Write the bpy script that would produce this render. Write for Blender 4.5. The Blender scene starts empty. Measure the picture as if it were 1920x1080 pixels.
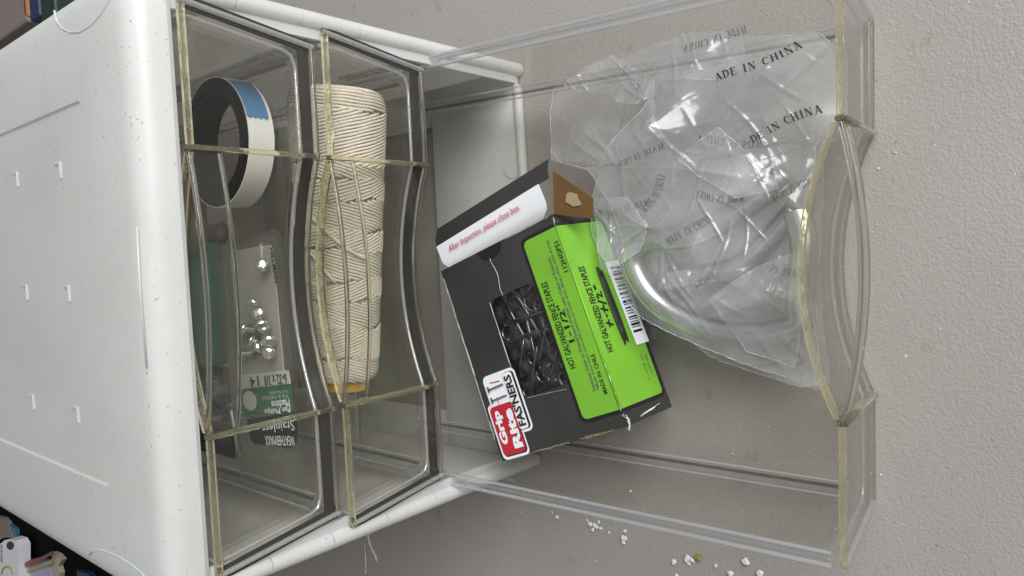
import bpy, bmesh, math, random
import numpy as np
from mathutils import Matrix, Vector

random.seed(7)
rng = np.random.default_rng(11)
scene = bpy.context.scene
col = scene.collection
rad = math.radians

# ------------------------------------------------------------------ camera
# camera recovered from the vanishing points of the cabinet (photo is 1920 x 1080)
PCX, PCY, FOC = 960.0, 540.0, 1382.9
CAM_POS = np.array([0.01099, -0.25099, 0.30753])
_v = np.array([2137 - PCX, 411 - PCY, FOC]); _v /= np.linalg.norm(_v)          # world down in camera axes
_b = np.array([-665 - PCX, 538 - PCY, FOC]); _b -= _v * (_b @ _v); _b /= np.linalg.norm(_b)
_up = -_v
_rt = np.cross(_b, _up)
RW = np.stack([_rt, _b, _up], 0)                                                # camera (x right, y down, z fwd) -> world
cam_data = bpy.data.cameras.new('camera')
cam_data.sensor_width = 36.0
cam_data.lens = 36.0 * FOC / 1920.0
cam_data.clip_start = 0.005
cam_data.clip_end = 50.0
cam = bpy.data.objects.new('camera', cam_data)
col.objects.link(cam)
_m = Matrix([[RW[i][0], -RW[i][1], -RW[i][2], CAM_POS[i]] for i in range(3)] + [[0, 0, 0, 1]])
cam.matrix_world = _m
scene.camera = cam

# ------------------------------------------------------------------ light
world = bpy.data.worlds.new('World')
scene.world = world
world.use_nodes = True
wn = world.node_tree.nodes
wn['Background'].inputs[0].default_value = (0.95, 0.97, 1.0, 1)
wn['Background'].inputs[1].default_value = 0.21


def area_lamp(name, loc, target, sx, sy, power, colour):
    l = bpy.data.lights.new(name, 'AREA')
    l.shape = 'RECTANGLE'; l.size = sx; l.size_y = sy
    l.energy = power; l.color = colour
    o = bpy.data.objects.new(name, l); col.objects.link(o)
    d = Vector(target) - Vector(loc)
    o.location = loc
    o.rotation_euler = d.to_track_quat('-Z', 'Y').to_euler()
    return o


area_lamp('daylight_opening', (0.78, -0.95, 0.85), (0, -0.08, 0.05), 1.1, 0.8, 31, (0.97, 0.985, 1.0))
area_lamp('overhead_fill', (-0.2, -0.5, 2.3), (0, -0.05, 0), 1.6, 1.6, 4, (1.0, 0.985, 0.96))  # soft overhead fill, added for brightness without a known source
scene.view_settings.view_transform = 'Standard'
scene.view_settings.look = 'None'
scene.view_settings.gamma = 1.0
scene.view_settings.exposure = 0.0
scene.render.engine = 'CYCLES'
cy = scene.cycles
cy.use_denoising = True
cy.max_bounces = 10
cy.diffuse_bounces = 3
cy.glossy_bounces = 5
cy.transmission_bounces = 8
cy.transparent_max_bounces = 40
cy.caustics_reflective = True
cy.caustics_refractive = True
cy.sample_clamp_indirect = 4.0


# ------------------------------------------------------------------ pixel helpers
def ray(px):
    return RW @ np.array([px[0] - PCX, px[1] - PCY, FOC])


def hit(px, axis, val):
    d = ray(px)
    return CAM_POS + d * ((val - CAM_POS[axis]) / d[axis])


# ------------------------------------------------------------------ materials
MATS = {}


def nodes_of(m):
    m.use_nodes = True
    nt = m.node_tree
    return nt, nt.nodes, nt.links


def principled(name, colour, rough=0.5, metal=0.0, spec=0.5, trans=0.0, ior=1.45, noise=None, bump=None, coat=0.0, sub=0.0):
    """noise = (scale, amount, second colour, detail); bump = (scale, strength, distance)"""
    m = bpy.data.materials.new(name)
    nt, n, l = nodes_of(m)
    p = n['Principled BSDF']
    p.inputs['Base Color'].default_value = (*colour, 1)
    p.inputs['Roughness'].default_value = rough
    p.inputs['Metallic'].default_value = metal
    p.inputs['Specular IOR Level'].default_value = spec
    p.inputs['Transmission Weight'].default_value = trans
    p.inputs['IOR'].default_value = ior
    p.inputs['Coat Weight'].default_value = coat
    if sub:
        p.inputs['Subsurface Weight'].default_value = sub
        p.inputs['Subsurface Scale'].default_value = 0.004
        p.inputs['Subsurface Radius'].default_value = (1, 1, 0.9)
    tc = n.new('ShaderNodeTexCoord')
    if noise:
        t = n.new('ShaderNodeTexNoise'); t.inputs['Scale'].default_value = noise[0]; t.inputs['Detail'].default_value = noise[3]
        l.new(tc.outputs['Object'], t.inputs['Vector'])
        r = n.new('ShaderNodeMapRange'); r.inputs[1].default_value = 0.35; r.inputs[2].default_value = 0.7
        r.inputs[4].default_value = noise[1]
        l.new(t.outputs['Fac'], r.inputs[0])
        mx = n.new('ShaderNodeMix'); mx.data_type = 'RGBA'
        mx.inputs[6].default_value = (*colour, 1); mx.inputs[7].default_value = (*noise[2], 1)
        l.new(r.outputs[0], mx.inputs[0]); l.new(mx.outputs[2], p.inputs['Base Color'])
    if bump:
        t = n.new('ShaderNodeTexNoise'); t.inputs['Scale'].default_value = bump[0]; t.inputs['Detail'].default_value = 4
        l.new(tc.outputs['Object'], t.inputs['Vector'])
        b = n.new('ShaderNodeBump'); b.inputs['Strength'].default_value = bump[1]; b.inputs['Distance'].default_value = bump[2]
        l.new(t.outputs['Fac'], b.inputs['Height']); l.new(b.outputs[0], p.inputs['Normal'])
    MATS[name] = m
    return m


def thin_clear(name, tint, gloss=1.0, rough=0.03, haze=0.0, haze_col=(0.8, 0.82, 0.84), ior=1.45, haze_noise=None, bump=None, translucent=0.5):
    """thin clear sheet: light passes straight on, fresnel gloss, a little scattering"""
    m = bpy.data.materials.new(name)
    nt, n, l = nodes_of(m)
    n.remove(n['Principled BSDF'])
    out = n['Material Output']
    tr = n.new('ShaderNodeBsdfTransparent'); tr.inputs[0].default_value = (*tint, 1)
    gl = n.new('ShaderNodeBsdfGlossy'); gl.inputs['Roughness'].default_value = rough
    # Schlick fresnel that is the same from both sides of the sheet
    fr = n.new('ShaderNodeLayerWeight'); fr.inputs['Blend'].default_value = 0.5
    pw = n.new('ShaderNodeMath'); pw.operation = 'POWER'; pw.inputs[1].default_value = 5.0
    l.new(fr.outputs['Facing'], pw.inputs[0])
    mul = n.new('ShaderNodeMath'); mul.operation = 'MULTIPLY_ADD'; mul.use_clamp = True
    mul.inputs[1].default_value = 0.85 * min(gloss, 1.0); mul.inputs[2].default_value = 0.027 * gloss
    l.new(pw.outputs[0], mul.inputs[0])
    base = tr.outputs[0]
    tc = n.new('ShaderNodeTexCoord')
    if bump:
        t = n.new('ShaderNodeTexNoise'); t.inputs['Scale'].default_value = bump[0]; t.inputs['Detail'].default_value = 3
        l.new(tc.outputs['Object'], t.inputs['Vector'])
        b = n.new('ShaderNodeBump'); b.inputs['Strength'].default_value = bump[1]; b.inputs['Distance'].default_value = bump[2]
        l.new(t.outputs['Fac'], b.inputs['Height'])
        l.new(b.outputs[0], gl.inputs['Normal']); l.new(b.outputs[0], fr.inputs['Normal'])
    if haze > 0:
        di = n.new('ShaderNodeBsdfDiffuse'); di.inputs[0].default_value = (*haze_col, 1)
        tl = n.new('ShaderNodeBsdfTranslucent'); tl.inputs[0].default_value = (*haze_col, 1)
        dm = n.new('ShaderNodeMixShader'); dm.inputs[0].default_value = translucent
        l.new(di.outputs[0], dm.inputs[1]); l.new(tl.outputs[0], dm.inputs[2])
        hm = n.new('ShaderNodeMixShader'); hm.inputs[0].default_value = haze
        l.new(tr.outputs[0], hm.inputs[1]); l.new(dm.outputs[0], hm.inputs[2])
        if haze_noise:
            t = n.new('ShaderNodeTexNoise'); t.inputs['Scale'].default_value = haze_noise[0]; t.inputs['Detail'].default_value = 5
            l.new(tc.outputs['Object'], t.inputs['Vector'])
            r = n.new('ShaderNodeMapRange'); r.inputs[1].default_value = 0.4; r.inputs[2].default_value = 0.68
            r.inputs[3].default_value = haze; r.inputs[4].default_value = haze_noise[1]
            l.new(t.outputs['Fac'], r.inputs[0]); l.new(r.outputs[0], hm.inputs[0])
        base = hm.outputs[0]
    mx = n.new('ShaderNodeMixShader')
    l.new(mul.outputs[0], mx.inputs[0]); l.new(base, mx.inputs[1]); l.new(gl.outputs[0], mx.inputs[2])
    l.new(mx.outputs[0], out.inputs['Surface'])
    MATS[name] = m
    return m


def table_material():
    m = bpy.data.materials.new('table_laminate')
    nt, n, l = nodes_of(m)
    p = n['Principled BSDF']; p.inputs['Roughness'].default_value = 0.42; p.inputs['Specular IOR Level'].default_value = 0.4
    tc = n.new('ShaderNodeTexCoord')

    def noise(scale, detail=4, rough=0.55):
        t = n.new('ShaderNodeTexNoise'); t.inputs['Scale'].default_value = scale; t.inputs['Detail'].default_value = detail
        t.inputs['Roughness'].default_value = rough
        l.new(tc.outputs['Object'], t.inputs['Vector']); return t

    def ramp(t, a, b, c=0.0, d=1.0):
        r = n.new('ShaderNodeMapRange'); r.inputs[1].default_value = a; r.inputs[2].default_value = b
        r.inputs[3].default_value = c; r.inputs[4].default_value = d
        l.new(t.outputs['Fac'] if 'Fac' in t.outputs else t.outputs[0], r.inputs[0]); return r

    def mix(fac, a, b):
        x = n.new('ShaderNodeMix'); x.data_type = 'RGBA'
        l.new(fac.outputs[0], x.inputs[0])
        for s, v in ((6, a), (7, b)):
            if isinstance(v, tuple): x.inputs[s].default_value = (*v, 1)
            else: l.new(v.outputs[2], x.inputs[s])
        return x
    c1 = mix(ramp(noise(9, 5), 0.3, 0.7), (0.335, 0.308, 0.282), (0.375, 0.345, 0.318))
    c2 = mix(ramp(noise(1500, 2), 0.45, 0.75, 0, 0.30), c1, (0.24, 0.205, 0.175))
    c3 = mix(ramp(noise(330, 3), 0.70, 0.76, 0, 0.75), c2, (0.13, 0.10, 0.075))
    c4 = mix(ramp(noise(55, 4, 0.65), 0.64, 0.76, 0, 0.5), c3, (0.19, 0.15, 0.115))
    c5 = mix(ramp(noise(260, 1), 0.785, 0.80, 0, 0.8), c4, (0.7, 0.69, 0.66))
    l.new(c5.outputs[2], p.inputs['Base Color'])
    v = n.new('ShaderNodeTexNoise'); v.inputs['Scale'].default_value = 900; v.inputs['Detail'].default_value = 2
    l.new(tc.outputs['Object'], v.inputs['Vector'])
    v2 = noise(420, 2)
    ad = n.new('ShaderNodeMath'); ad.operation = 'MULTIPLY_ADD'; ad.inputs[1].default_value = 0.7
    l.new(v2.outputs['Fac'], ad.inputs[0]); l.new(v.outputs['Fac'], ad.inputs[2])
    b = n.new('ShaderNodeBump'); b.inputs['Strength'].default_value = 0.40; b.inputs['Distance'].default_value = 0.0007
    l.new(ad.outputs[0], b.inputs['Height']); l.new(b.outputs[0], p.inputs['Normal'])
    MATS['table'] = m
    return m


def white_plastic():
    m = bpy.data.materials.new('white_plastic')
    nt, n, l = nodes_of(m)
    p = n['Principled BSDF']; p.inputs['Roughness'].default_value = 0.36
    p.inputs['Subsurface Weight'].default_value = 0.25
    p.inputs['Subsurface Scale'].default_value = 0.004
    tc = n.new('ShaderNodeTexCoord')
    prev = (0.865, 0.87, 0.845)
    node = None
    for scale, a, b, amt, c, det, stretch in ((16, 0.40, 0.70, 0.62, (0.76, 0.755, 0.725), 7, (1, 0.6, 1)), (38, 0.60, 0.78, 0.34, (0.70, 0.675, 0.61), 6, (0.35, 1, 1)),
                                      (800, 0.715, 0.735, 0.7, (0.20, 0.18, 0.15), 2, (1, 1, 1)), (260, 0.775, 0.79, 0.75, (0.22, 0.17, 0.12), 3, (1, 1, 1))):
        t = n.new('ShaderNodeTexNoise'); t.inputs['Scale'].default_value = scale; t.inputs['Detail'].default_value = det
        mp = n.new('ShaderNodeMapping'); mp.inputs['Scale'].default_value = stretch
        l.new(tc.outputs['Object'], mp.inputs['Vector']); l.new(mp.outputs[0], t.inputs['Vector'])
        r = n.new('ShaderNodeMapRange'); r.inputs[1].default_value = a; r.inputs[2].default_value = b; r.inputs[4].default_value = amt
        l.new(t.outputs['Fac'], r.inputs[0])
        x = n.new('ShaderNodeMix'); x.data_type = 'RGBA'
        l.new(r.outputs[0], x.inputs[0])
        if node is None: x.inputs[6].default_value = (*prev, 1)
        else: l.new(node.outputs[2], x.inputs[6])
        x.inputs[7].default_value = (*c, 1)
        node = x
    l.new(node.outputs[2], p.inputs['Base Color'])
    t = n.new('ShaderNodeTexNoise'); t.inputs['Scale'].default_value = 90; t.inputs['Detail'].default_value = 3
    l.new(tc.outputs['Object'], t.inputs['Vector'])
    b = n.new('ShaderNodeBump'); b.inputs['Strength'].default_value = 0.12; b.inputs['Distance'].default_value = 0.0008
    l.new(t.outputs['Fac'], b.inputs['Height']); l.new(b.outputs[0], p.inputs['Normal'])
    tl = n.new('ShaderNodeBsdfTranslucent'); l.new(node.outputs[2], tl.inputs[0])
    ms = n.new('ShaderNodeMixShader'); ms.inputs[0].default_value = 0.42
    l.new(p.outputs[0], ms.inputs[1]); l.new(tl.outputs[0], ms.inputs[2])
    l.new(ms.outputs[0], n['Material Output'].inputs['Surface'])
    MATS['white'] = m
    return m


table_material()
white_plastic()
thin_clear('clear', (0.975, 0.972, 0.96), gloss=1.0, rough=0.02, bump=(26, 0.09, 0.002), haze=0.001, haze_noise=(70, 0.016), haze_col=(0.9, 0.9, 0.88))
thin_clear('clear_panel', (0.968, 0.962, 0.945), gloss=1.0, rough=0.03, haze=0.003, haze_col=(0.75, 0.74, 0.66), bump=(30, 0.06, 0.002))
principled('yellow_edge', (0.985, 0.945, 0.70), rough=0.03, trans=0.95, ior=1.45, bump=(110, 0.5, 0.0016))
thin_clear('rim_clear', (0.965, 0.965, 0.965), gloss=2.5, rough=0.05, haze=0.06, haze_col=(0.9, 0.92, 0.95))
thin_clear('bead_highlight', (0.95, 0.95, 0.95), gloss=8.0, rough=0.14, haze=0.30, haze_col=(0.95, 0.965, 0.98))  # white haze paints bright highlights along the moulded edges
thin_clear('edge_shade_line', (0.66, 0.655, 0.63), gloss=2.5, rough=0.05)  # grey tint paints the dark streak along the tray's lower edges
principled('glass_edge', (0.93, 0.93, 0.88), rough=0.03, trans=1.0, ior=1.42)
principled('gap_shade', (0.040, 0.037, 0.031), rough=0.6, spec=0.2)  # dark colour standing in for shade in the drawer gaps
thin_clear('bag', (0.965, 0.97, 0.975), gloss=2.4, rough=0.20, haze=0.12, haze_col=(0.95, 0.96, 0.98), haze_noise=(30, 0.33), bump=(120, 0.10, 0.0012), translucent=0.4)
thin_clear('bag_edge_glint', (0.8, 0.81, 0.82), gloss=4.0, rough=0.2, haze=0.5, haze_col=(0.93, 0.94, 0.96), translucent=0.4)  # white haze paints the highlight along the film outline
thin_clear('film', (0.66, 0.66, 0.68), gloss=2.2, rough=0.10, haze=0.008, haze_noise=(160, 0.06), bump=(140, 0.9, 0.003))
thin_clear('blister', (0.93, 0.935, 0.925), gloss=1.2, rough=0.05, haze=0.05, haze_col=(0.8, 0.8, 0.76))
principled('steel', (0.58, 0.57, 0.53), rough=0.33, metal=1.0, bump=(300, 0.05, 0.0004))
principled('steel_bright', (0.86, 0.86, 0.85), rough=0.14, metal=1.0)
principled('steel_dark', (0.42, 0.425, 0.43), rough=0.32, metal=1.0)
principled('card_black', (0.026, 0.026, 0.025), rough=0.55, noise=(26, 0.5, (0.058, 0.057, 0.053), 8), bump=(90, 0.12, 0.0006))
principled('ink_black', (0.012, 0.012, 0.013), rough=0.5)
principled('ink_grey', (0.10, 0.10, 0.105), rough=0.5)
principled('card_green', (0.185, 0.455, 0.030), rough=0.42, noise=(45, 0.7, (0.145, 0.35, 0.035), 6))
principled('card_white', (0.80, 0.81, 0.83), rough=0.5)
principled('card_brown', (0.15, 0.078, 0.025), rough=0.7, noise=(60, 0.5, (0.10, 0.05, 0.017), 5))
principled('paper_torn', (0.62, 0.58, 0.50), rough=0.85)
principled('tan_paper', (0.36, 0.28, 0.15), rough=0.8)
principled('red', (0.47, 0.022, 0.032), rough=0.4)
principled('ink_red', (0.50, 0.05, 0.08), rough=0.5)
principled('tape_black', (0.005, 0.0055, 0.008), spec=0.15, rough=0.5, bump=(300, 0.1, 0.0004))
principled('tape_white', (0.70, 0.70, 0.66), rough=0.4)
principled('tape_blue', (0.085, 0.20, 0.38), rough=0.4)
principled('twine', (0.78, 0.72, 0.62), rough=0.9, spec=0.1, noise=(700, 0.6, (0.60, 0.54, 0.45), 3), bump=(1100, 0.6, 0.0008))
principled('twine_core', (0.50, 0.45, 0.36), rough=0.95, spec=0.1)
principled('yellow_card', (0.62, 0.36, 0.035), rough=0.6)
principled('pack_card', (0.40, 0.385, 0.34), rough=0.6)
principled('pack_green', (0.03, 0.13, 0.055), rough=0.45)
principled('pack_dark', (0.03, 0.032, 0.028), rough=0.5)
principled('label_grey', (0.46, 0.46, 0.42), rough=0.5)
principled('deep_green', (0.026, 0.125, 0.085), rough=0.5)
principled('dark_wrap', (0.03, 0.035, 0.04), rough=0.3, bump=(160, 0.6, 0.003))
principled('brass', (0.17, 0.15, 0.12), rough=0.4, metal=0.8)
principled('rust_red', (0.12, 0.075, 0.065), rough=0.6)
principled('crumb_white', (0.80, 0.80, 0.78), rough=0.8, bump=(900, 0.5, 0.0006))
principled('crumb_yellow', (0.30, 0.25, 0.08), rough=0.7)
principled('glue', (0.66, 0.66, 0.68), rough=0.35)
principled('hair', (0.55, 0.54, 0.5), rough=0.5)
principled('book_pink', (0.23, 0.185, 0.165), rough=0.7)
principled('book_tan', (0.25, 0.19, 0.12), rough=0.7)
principled('book_orange', (0.33, 0.15, 0.055), rough=0.6)
principled('book_navy', (0.012, 0.025, 0.085), rough=0.5)
principled('book_green', (0.008, 0.026, 0.016), rough=0.5)
principled('bin_black', (0.004, 0.004, 0.0045), rough=0.8, spec=0.05)
principled('pouch_blue', (0.045, 0.15, 0.26), rough=0.35)
principled('pouch_lilac', (0.36, 0.38, 0.48), rough=0.35)
principled('pouch_red', (0.22, 0.045, 0.035), rough=0.4)
principled('pouch_yellow', (0.45, 0.34, 0.06), rough=0.4)
principled('cloth_cream', (0.42, 0.36, 0.29), rough=0.8)


# ------------------------------------------------------------------ object helpers
def empty(name, label=None, cat=None, group=None, mw=None):
    o = bpy.data.objects.new(name, None)
    o.empty_display_size = 0.01
    col.objects.link(o)
    if mw is not None: o.matrix_world = mw
    if label: tag(o, label, cat, group)
    return o


def tag(o, label=None, cat=None, group=None, kind=None):
    if label: o['label'] = label
    if cat: o['category'] = cat
    if group: o['group'] = group
    if kind: o['kind'] = kind
    return o


def link_mesh(name, verts, faces, mat, parent=None, smooth=False, mw=None):
    me = bpy.data.meshes.new(name)
    me.from_pydata([tuple(map(float, v)) for v in verts], [], faces)
    bm = bmesh.new(); bm.from_mesh(me)
    bmesh.ops.recalc_face_normals(bm, faces=bm.faces)
    bm.to_mesh(me); bm.free()
    me.materials.append(MATS[mat])
    if smooth:
        for p in me.polygons: p.use_smooth = True
    o = bpy.data.objects.new(name, me)
    col.objects.link(o)
    if parent is not None: o.parent = parent
    elif mw is not None: o.matrix_world = mw
    return o


def smooth_by_angle(o, ang=35):
    me = o.data
    for p in me.polygons: p.use_smooth = True
    bm = bmesh.new(); bm.from_mesh(me)
    lim = rad(ang)
    for e in bm.edges:
        if len(e.link_faces) == 2:
            e.smooth = e.calc_face_angle(0) < lim
    bm.to_mesh(me); bm.free()
    return o


def ring_rr(x0, x1, y0, y1, r, z, nc=5, ns=1):
    """rounded rectangle, ns points along each straight side; starts on the -y side"""
    r = max(min(r, (x1 - x0) / 2 - 1e-5, (y1 - y0) / 2 - 1e-5), 1e-5)
    pts = []
    for cx, cyy, a0, (ex, ey) in (((x1 - r), (y0 + r), -90, (x1, y1 - r)), ((x1 - r), (y1 - r), 0, (x0 + r, y1)), ((x0 + r), (y1 - r), 90, (x0, y0 + r)), ((x0 + r), (y0 + r), 180, (x1 - r, y0))):
        for k in range(nc + 1):
            a = rad(a0 + 90 * k / nc)
            pts.append((cx + r * math.cos(a), cyy + r * math.sin(a), z))
        sx, sy = pts[-1][0], pts[-1][1]
        for k in range(1, ns):
            t = k / ns
            pts.append((sx + (ex - sx) * t, sy + (ey - sy) * t, z))
    return pts


def loft(rings, cap0=True, cap1=True):
    v, f = [], []
    n = len(rings[0])
    for r in rings: v += r
    for i in range(len(rings) - 1):
        for j in range(n):
            k = (j + 1) % n
            f.append((i * n + j, i * n + k, (i + 1) * n + k, (i + 1) * n + j))
    if cap0: f.append(tuple(range(n))[::-1])
    if cap1: f.append(tuple(range((len(rings) - 1) * n, len(rings) * n)))
    return v, f


def box_mesh(x0, x1, y0, y1, z0, z1, bevel=0.0, seg=2):
    bm = bmesh.new()
    bmesh.ops.create_cube(bm, size=1)
    for v in bm.verts:
        v.co = Vector(((x0 + x1) / 2 + v.co.x * (x1 - x0), (y0 + y1) / 2 + v.co.y * (y1 - y0), (z0 + z1) / 2 + v.co.z * (z1 - z0)))
    if bevel:
        bmesh.ops.bevel(bm, geom=bm.edges[:], offset=bevel, segments=seg, profile=0.5, affect='EDGES')
    v = [tuple(x.co) for x in bm.verts]
    bm.verts.index_update()
    f = [tuple(x.index for x in fc.verts) for fc in bm.faces]
    bm.free()
    return v, f


def add_box(name, ext, mat, parent=None, bevel=0.0, mw=None, seg=2):
    v, f = box_mesh(*ext, bevel=bevel, seg=seg)
    o = link_mesh(name, v, f, mat, parent, mw=mw)
    if bevel: smooth_by_angle(o, 40)
    return o


def merge(parts):
    V, F = [], []
    for v, f in parts:
        b = len(V)
        V += list(v)
        F += [tuple(i + b for i in fc) for fc in f]
    return V, F


def tube(path, r, n=8, closed=False, scale=None, caps=True):
    """round tube along a 3-D polyline"""
    P = [Vector(p) for p in path]
    V, F = [], []
    up = Vector((0, 0, 1))
    N = len(P)
    prev = None
    for i in range(N):
        a = P[(i - 1) % N] if (i > 0 or closed) else P[0]
        b = P[(i + 1) % N] if (i < N - 1 or closed) else P[-1]
        t = (b - a).normalized()
        if prev is None:
            s = t.cross(up)
            if s.length < 1e-4: s = t.cross(Vector((1, 0, 0)))
        else:
            s = prev - t * prev.dot(t)
        s.normalize(); prev = s
        w = s.cross(t)
        rr = r * (scale[i] if scale else 1)
        for k in range(n):
            an = 2 * math.pi * k / n
            V.append(P[i] + (s * math.cos(an) + w * math.sin(an)) * rr)
    M = N if closed else N - 1
    for i in range(M):
        for k in range(n):
            F.append((i * n + k, i * n + (k + 1) % n, ((i + 1) % N) * n + (k + 1) % n, ((i + 1) % N) * n + k))
    if not closed and caps:
        F.append(tuple(range(n))[::-1]); F.append(tuple(range((N - 1) * n, N * n)))
    return V, F


def strip_bar(path, section):
    """sweep a section [(a, z)] along a plan path of (x, y, nx, ny): a is the offset along the normal"""
    V, F = [], []
    n = len(section)
    for (x, y, nx, ny) in path:
        for (a, z) in section:
            V.append((x + nx * a, y + ny * a, z))
    for i in range(len(path) - 1):
        for k in range(n):
            F.append((i * n + k, i * n + (k + 1) % n, (i + 1) * n + (k + 1) % n, (i + 1) * n + k))
    F.append(tuple(range(n))[::-1]); F.append(tuple(range((len(path) - 1) * n, len(path) * n)))
    return V, F


def prism(poly, z0, z1):
    """flat polygon [(x, y)] with thickness"""
    n = len(poly)
    V = [(x, y, z0) for x, y in poly] + [(x, y, z1) for x, y in poly]
    F = [tuple(range(n))[::-1], tuple(range(n, 2 * n))] + [(i, (i + 1) % n, n + (i + 1) % n, n + i) for i in range(n)]
    return V, F


def rr_poly(x0, x1, y0, y1, r, nc=5):
    return [(p[0], p[1]) for p in ring_rr(x0, x1, y0, y1, r, 0, nc)]


def text_verts(body, size=1.0, bold=0.0, shear=0.0, spacing=1.0):
    c = bpy.data.curves.new('t', 'FONT')
    c.body = body; c.size = size; c.offset = bold; c.shear = shear; c.space_character = spacing
    c.resolution_u = 2
    o = bpy.data.objects.new('t', c); col.objects.link(o)
    dg = bpy.context.evaluated_depsgraph_get()
    me = bpy.data.meshes.new_from_object(o.evaluated_get(dg))
    v = np.array([tuple(x.co) for x in me.vertices]) if len(me.vertices) else np.zeros((1, 3))
    f = [tuple(p.vertices) for p in me.polygons]
    bpy.data.objects.remove(o); bpy.data.curves.remove(c); bpy.data.meshes.remove(me)
    return v, f


def text_fit(body, length, height, bold=0.0, shear=0.0):
    """text as verts in a box length x height, lower left at 0"""
    v, f = text_verts(body, 1.0, bold, shear)
    lo, hi = v.min(0), v.max(0)
    v = v.copy()
    v[:, 0] = (v[:, 0] - lo[0]) / max(hi[0] - lo[0], 1e-6) * length
    v[:, 1] = (v[:, 1] - lo[1]) / max(hi[1] - lo[1], 1e-6) * height
    v[:, 2] = 0
    return v, f


def put_text(name, body, mat, parent, origin, xdir, ydir, length, height, bold=0.0, shear=0.0, bend=None):
    v, f = text_fit(body, length, height, bold, shear)
    o, xd, yd = Vector(origin), Vector(xdir).normalized(), Vector(ydir).normalized()
    pts = [o + xd * a[0] + yd * a[1] for a in v]
    if bend: pts = [bend(p) for p in pts]
    return link_mesh(name, pts, f, mat, parent)


# ------------------------------------------------------------------ table (the setting)
tv, tf = [], []
tab = link_mesh('table_top', [(-1.6, -0.9, 0), (1.6, -0.9, 0), (1.6, 1.9, 0), (-1.6, 1.9, 0), (-1.6, -0.9, -0.04), (1.6, -0.9, -0.04), (1.6, 1.9, -0.04), (-1.6, 1.9, -0.04)],
                [(0, 1, 2, 3), (7, 6, 5, 4), (0, 4, 5, 1), (1, 5, 6, 2), (2, 6, 7, 3), (3, 7, 4, 0)], 'table')
tag(tab, kind='structure')

# ------------------------------------------------------------------ cabinet
HW, DEP, HT = 0.108, 0.252, 0.201
cab = empty('drawer_cabinet', 'white plastic three-drawer cabinet with a dusty top on the table', 'cabinet')

# top: lofted from the lower lip over the rounded edge to the sunken panel
rings = []
x1, y0, y1 = 0.1105, -0.0035, DEP
for off, z in ((0.004, 0.1865), (0.001, 0.1867), (0, 0.1885), (0, 0.1935), (0.0006, 0.1962), (0.0020, 0.1985), (0.0042, 0.2001), (0.0070, 0.2008), (0.011, HT)):
    rings.append(ring_rr(-x1 + off, x1 - off, y0 + off, y1 - off, 0.013 - off * 0.4, z, 6))
rings.append(ring_rr(-0.0716, 0.0716, 0.0415, DEP - 0.03, 0.003, HT - 0.0002, 6))
rings.append(ring_rr(-0.0709, 0.0709, 0.0422, DEP - 0.0307, 0.0024, HT - 0.0010, 6))
v, f = loft(rings, True, True)
o = link_mesh('top_panel', v, f, 'white', cab); smooth_by_angle(o, 28)
# moulded outline of the hand grips at both sides of the top
for pts in ([(101, 20), (105, 40), (117, 54), (132, 61), (150, 60), (170, 48), (188, 28), (206, 0), (214, -20)], [(168, 1040), (175, 1033), (184, 1030), (200, 1034), (222, 1044), (245, 1058), (265, 1074), (280, 1092)]):
    pp = [hit(q, 2, HT) for q in pts]
    pp = [(p[0], p[1], HT - 0.0002) for p in pp]
    link_mesh('grip_outline', *tube(pp, 0.00045, 8), 'white', cab, True)
# six little moulded tabs on the sunken panel
for px in ((30, 337), (110, 320), (48, 548), (126, 550), (60, 752), (143, 776)):
    c = hit(px, 2, HT - 0.0010)
    v, f = merge([box_mesh(c[0] - 0.0032, c[0] + 0.0032, c[1] - 0.0032, c[1] - 0.0022, HT - 0.0012, HT - 0.0003), box_mesh(c[0] + 0.0024, c[0] + 0.0032, c[1] - 0.0021, c[1] + 0.003, HT - 0.0012, HT - 0.0005)])
    link_mesh('tab', v, f, 'white', cab)
a, b = hit((257, 425), 2, HT), hit((274, 690), 2, HT)
v, f = tube([(a[0], a[1], HT), (a[0] * 0.6 + b[0] * 0.4, a[1] * 0.5 + b[1] * 0.5 + 0.0003, HT + 0.0001), (b[0], b[1], HT - 0.0002)], 0.0004, 8)
link_mesh('ridge', v, f, 'white', cab, True)
# walls
add_box('side_wall', (HW - 0.003, HW - 0.0002, 0.0045, DEP - 0.003, 0.0006, 0.1866), 'white', cab)
add_box('side_wall', (-HW + 0.0002, -HW + 0.003, 0.0045, DEP - 0.003, 0.0006, 0.1866), 'white', cab)
add_box('back_wall', (-HW + 0.0002, HW - 0.0002, DEP - 0.0028, DEP - 0.0002, 0.0006, 0.1866), 'white', cab)
# base plate with the big rectangular cut-out
add_box('base_plate', (-HW + 0.0032, HW - 0.0032, -0.0005, 0.0645, 0.0008, 0.0036), 'white', cab, bevel=0.0009)
add_box('base_plate', (-HW + 0.0032, HW - 0.0032, DEP - 0.03, DEP - 0.003, 0.0008, 0.0036), 'white', cab)
add_box('base_plate', (-HW + 0.0032, -0.0845, 0.0648, DEP - 0.0302, 0.0008, 0.0036), 'white', cab)
add_box('base_plate', (0.0835, HW - 0.0032, 0.0648, DEP - 0.0302, 0.0008, 0.0036), 'white', cab)
v, f = tube([(-0.096, -0.001, 0.0028), (-0.05, -0.0022, 0.0028), (0.05, -0.0022, 0.0028), (0.096, -0.001, 0.0028)], 0.0026, 10)
o = link_mesh('base_lip', v, f, 'white', cab); smooth_by_angle(o, 60)
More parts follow.
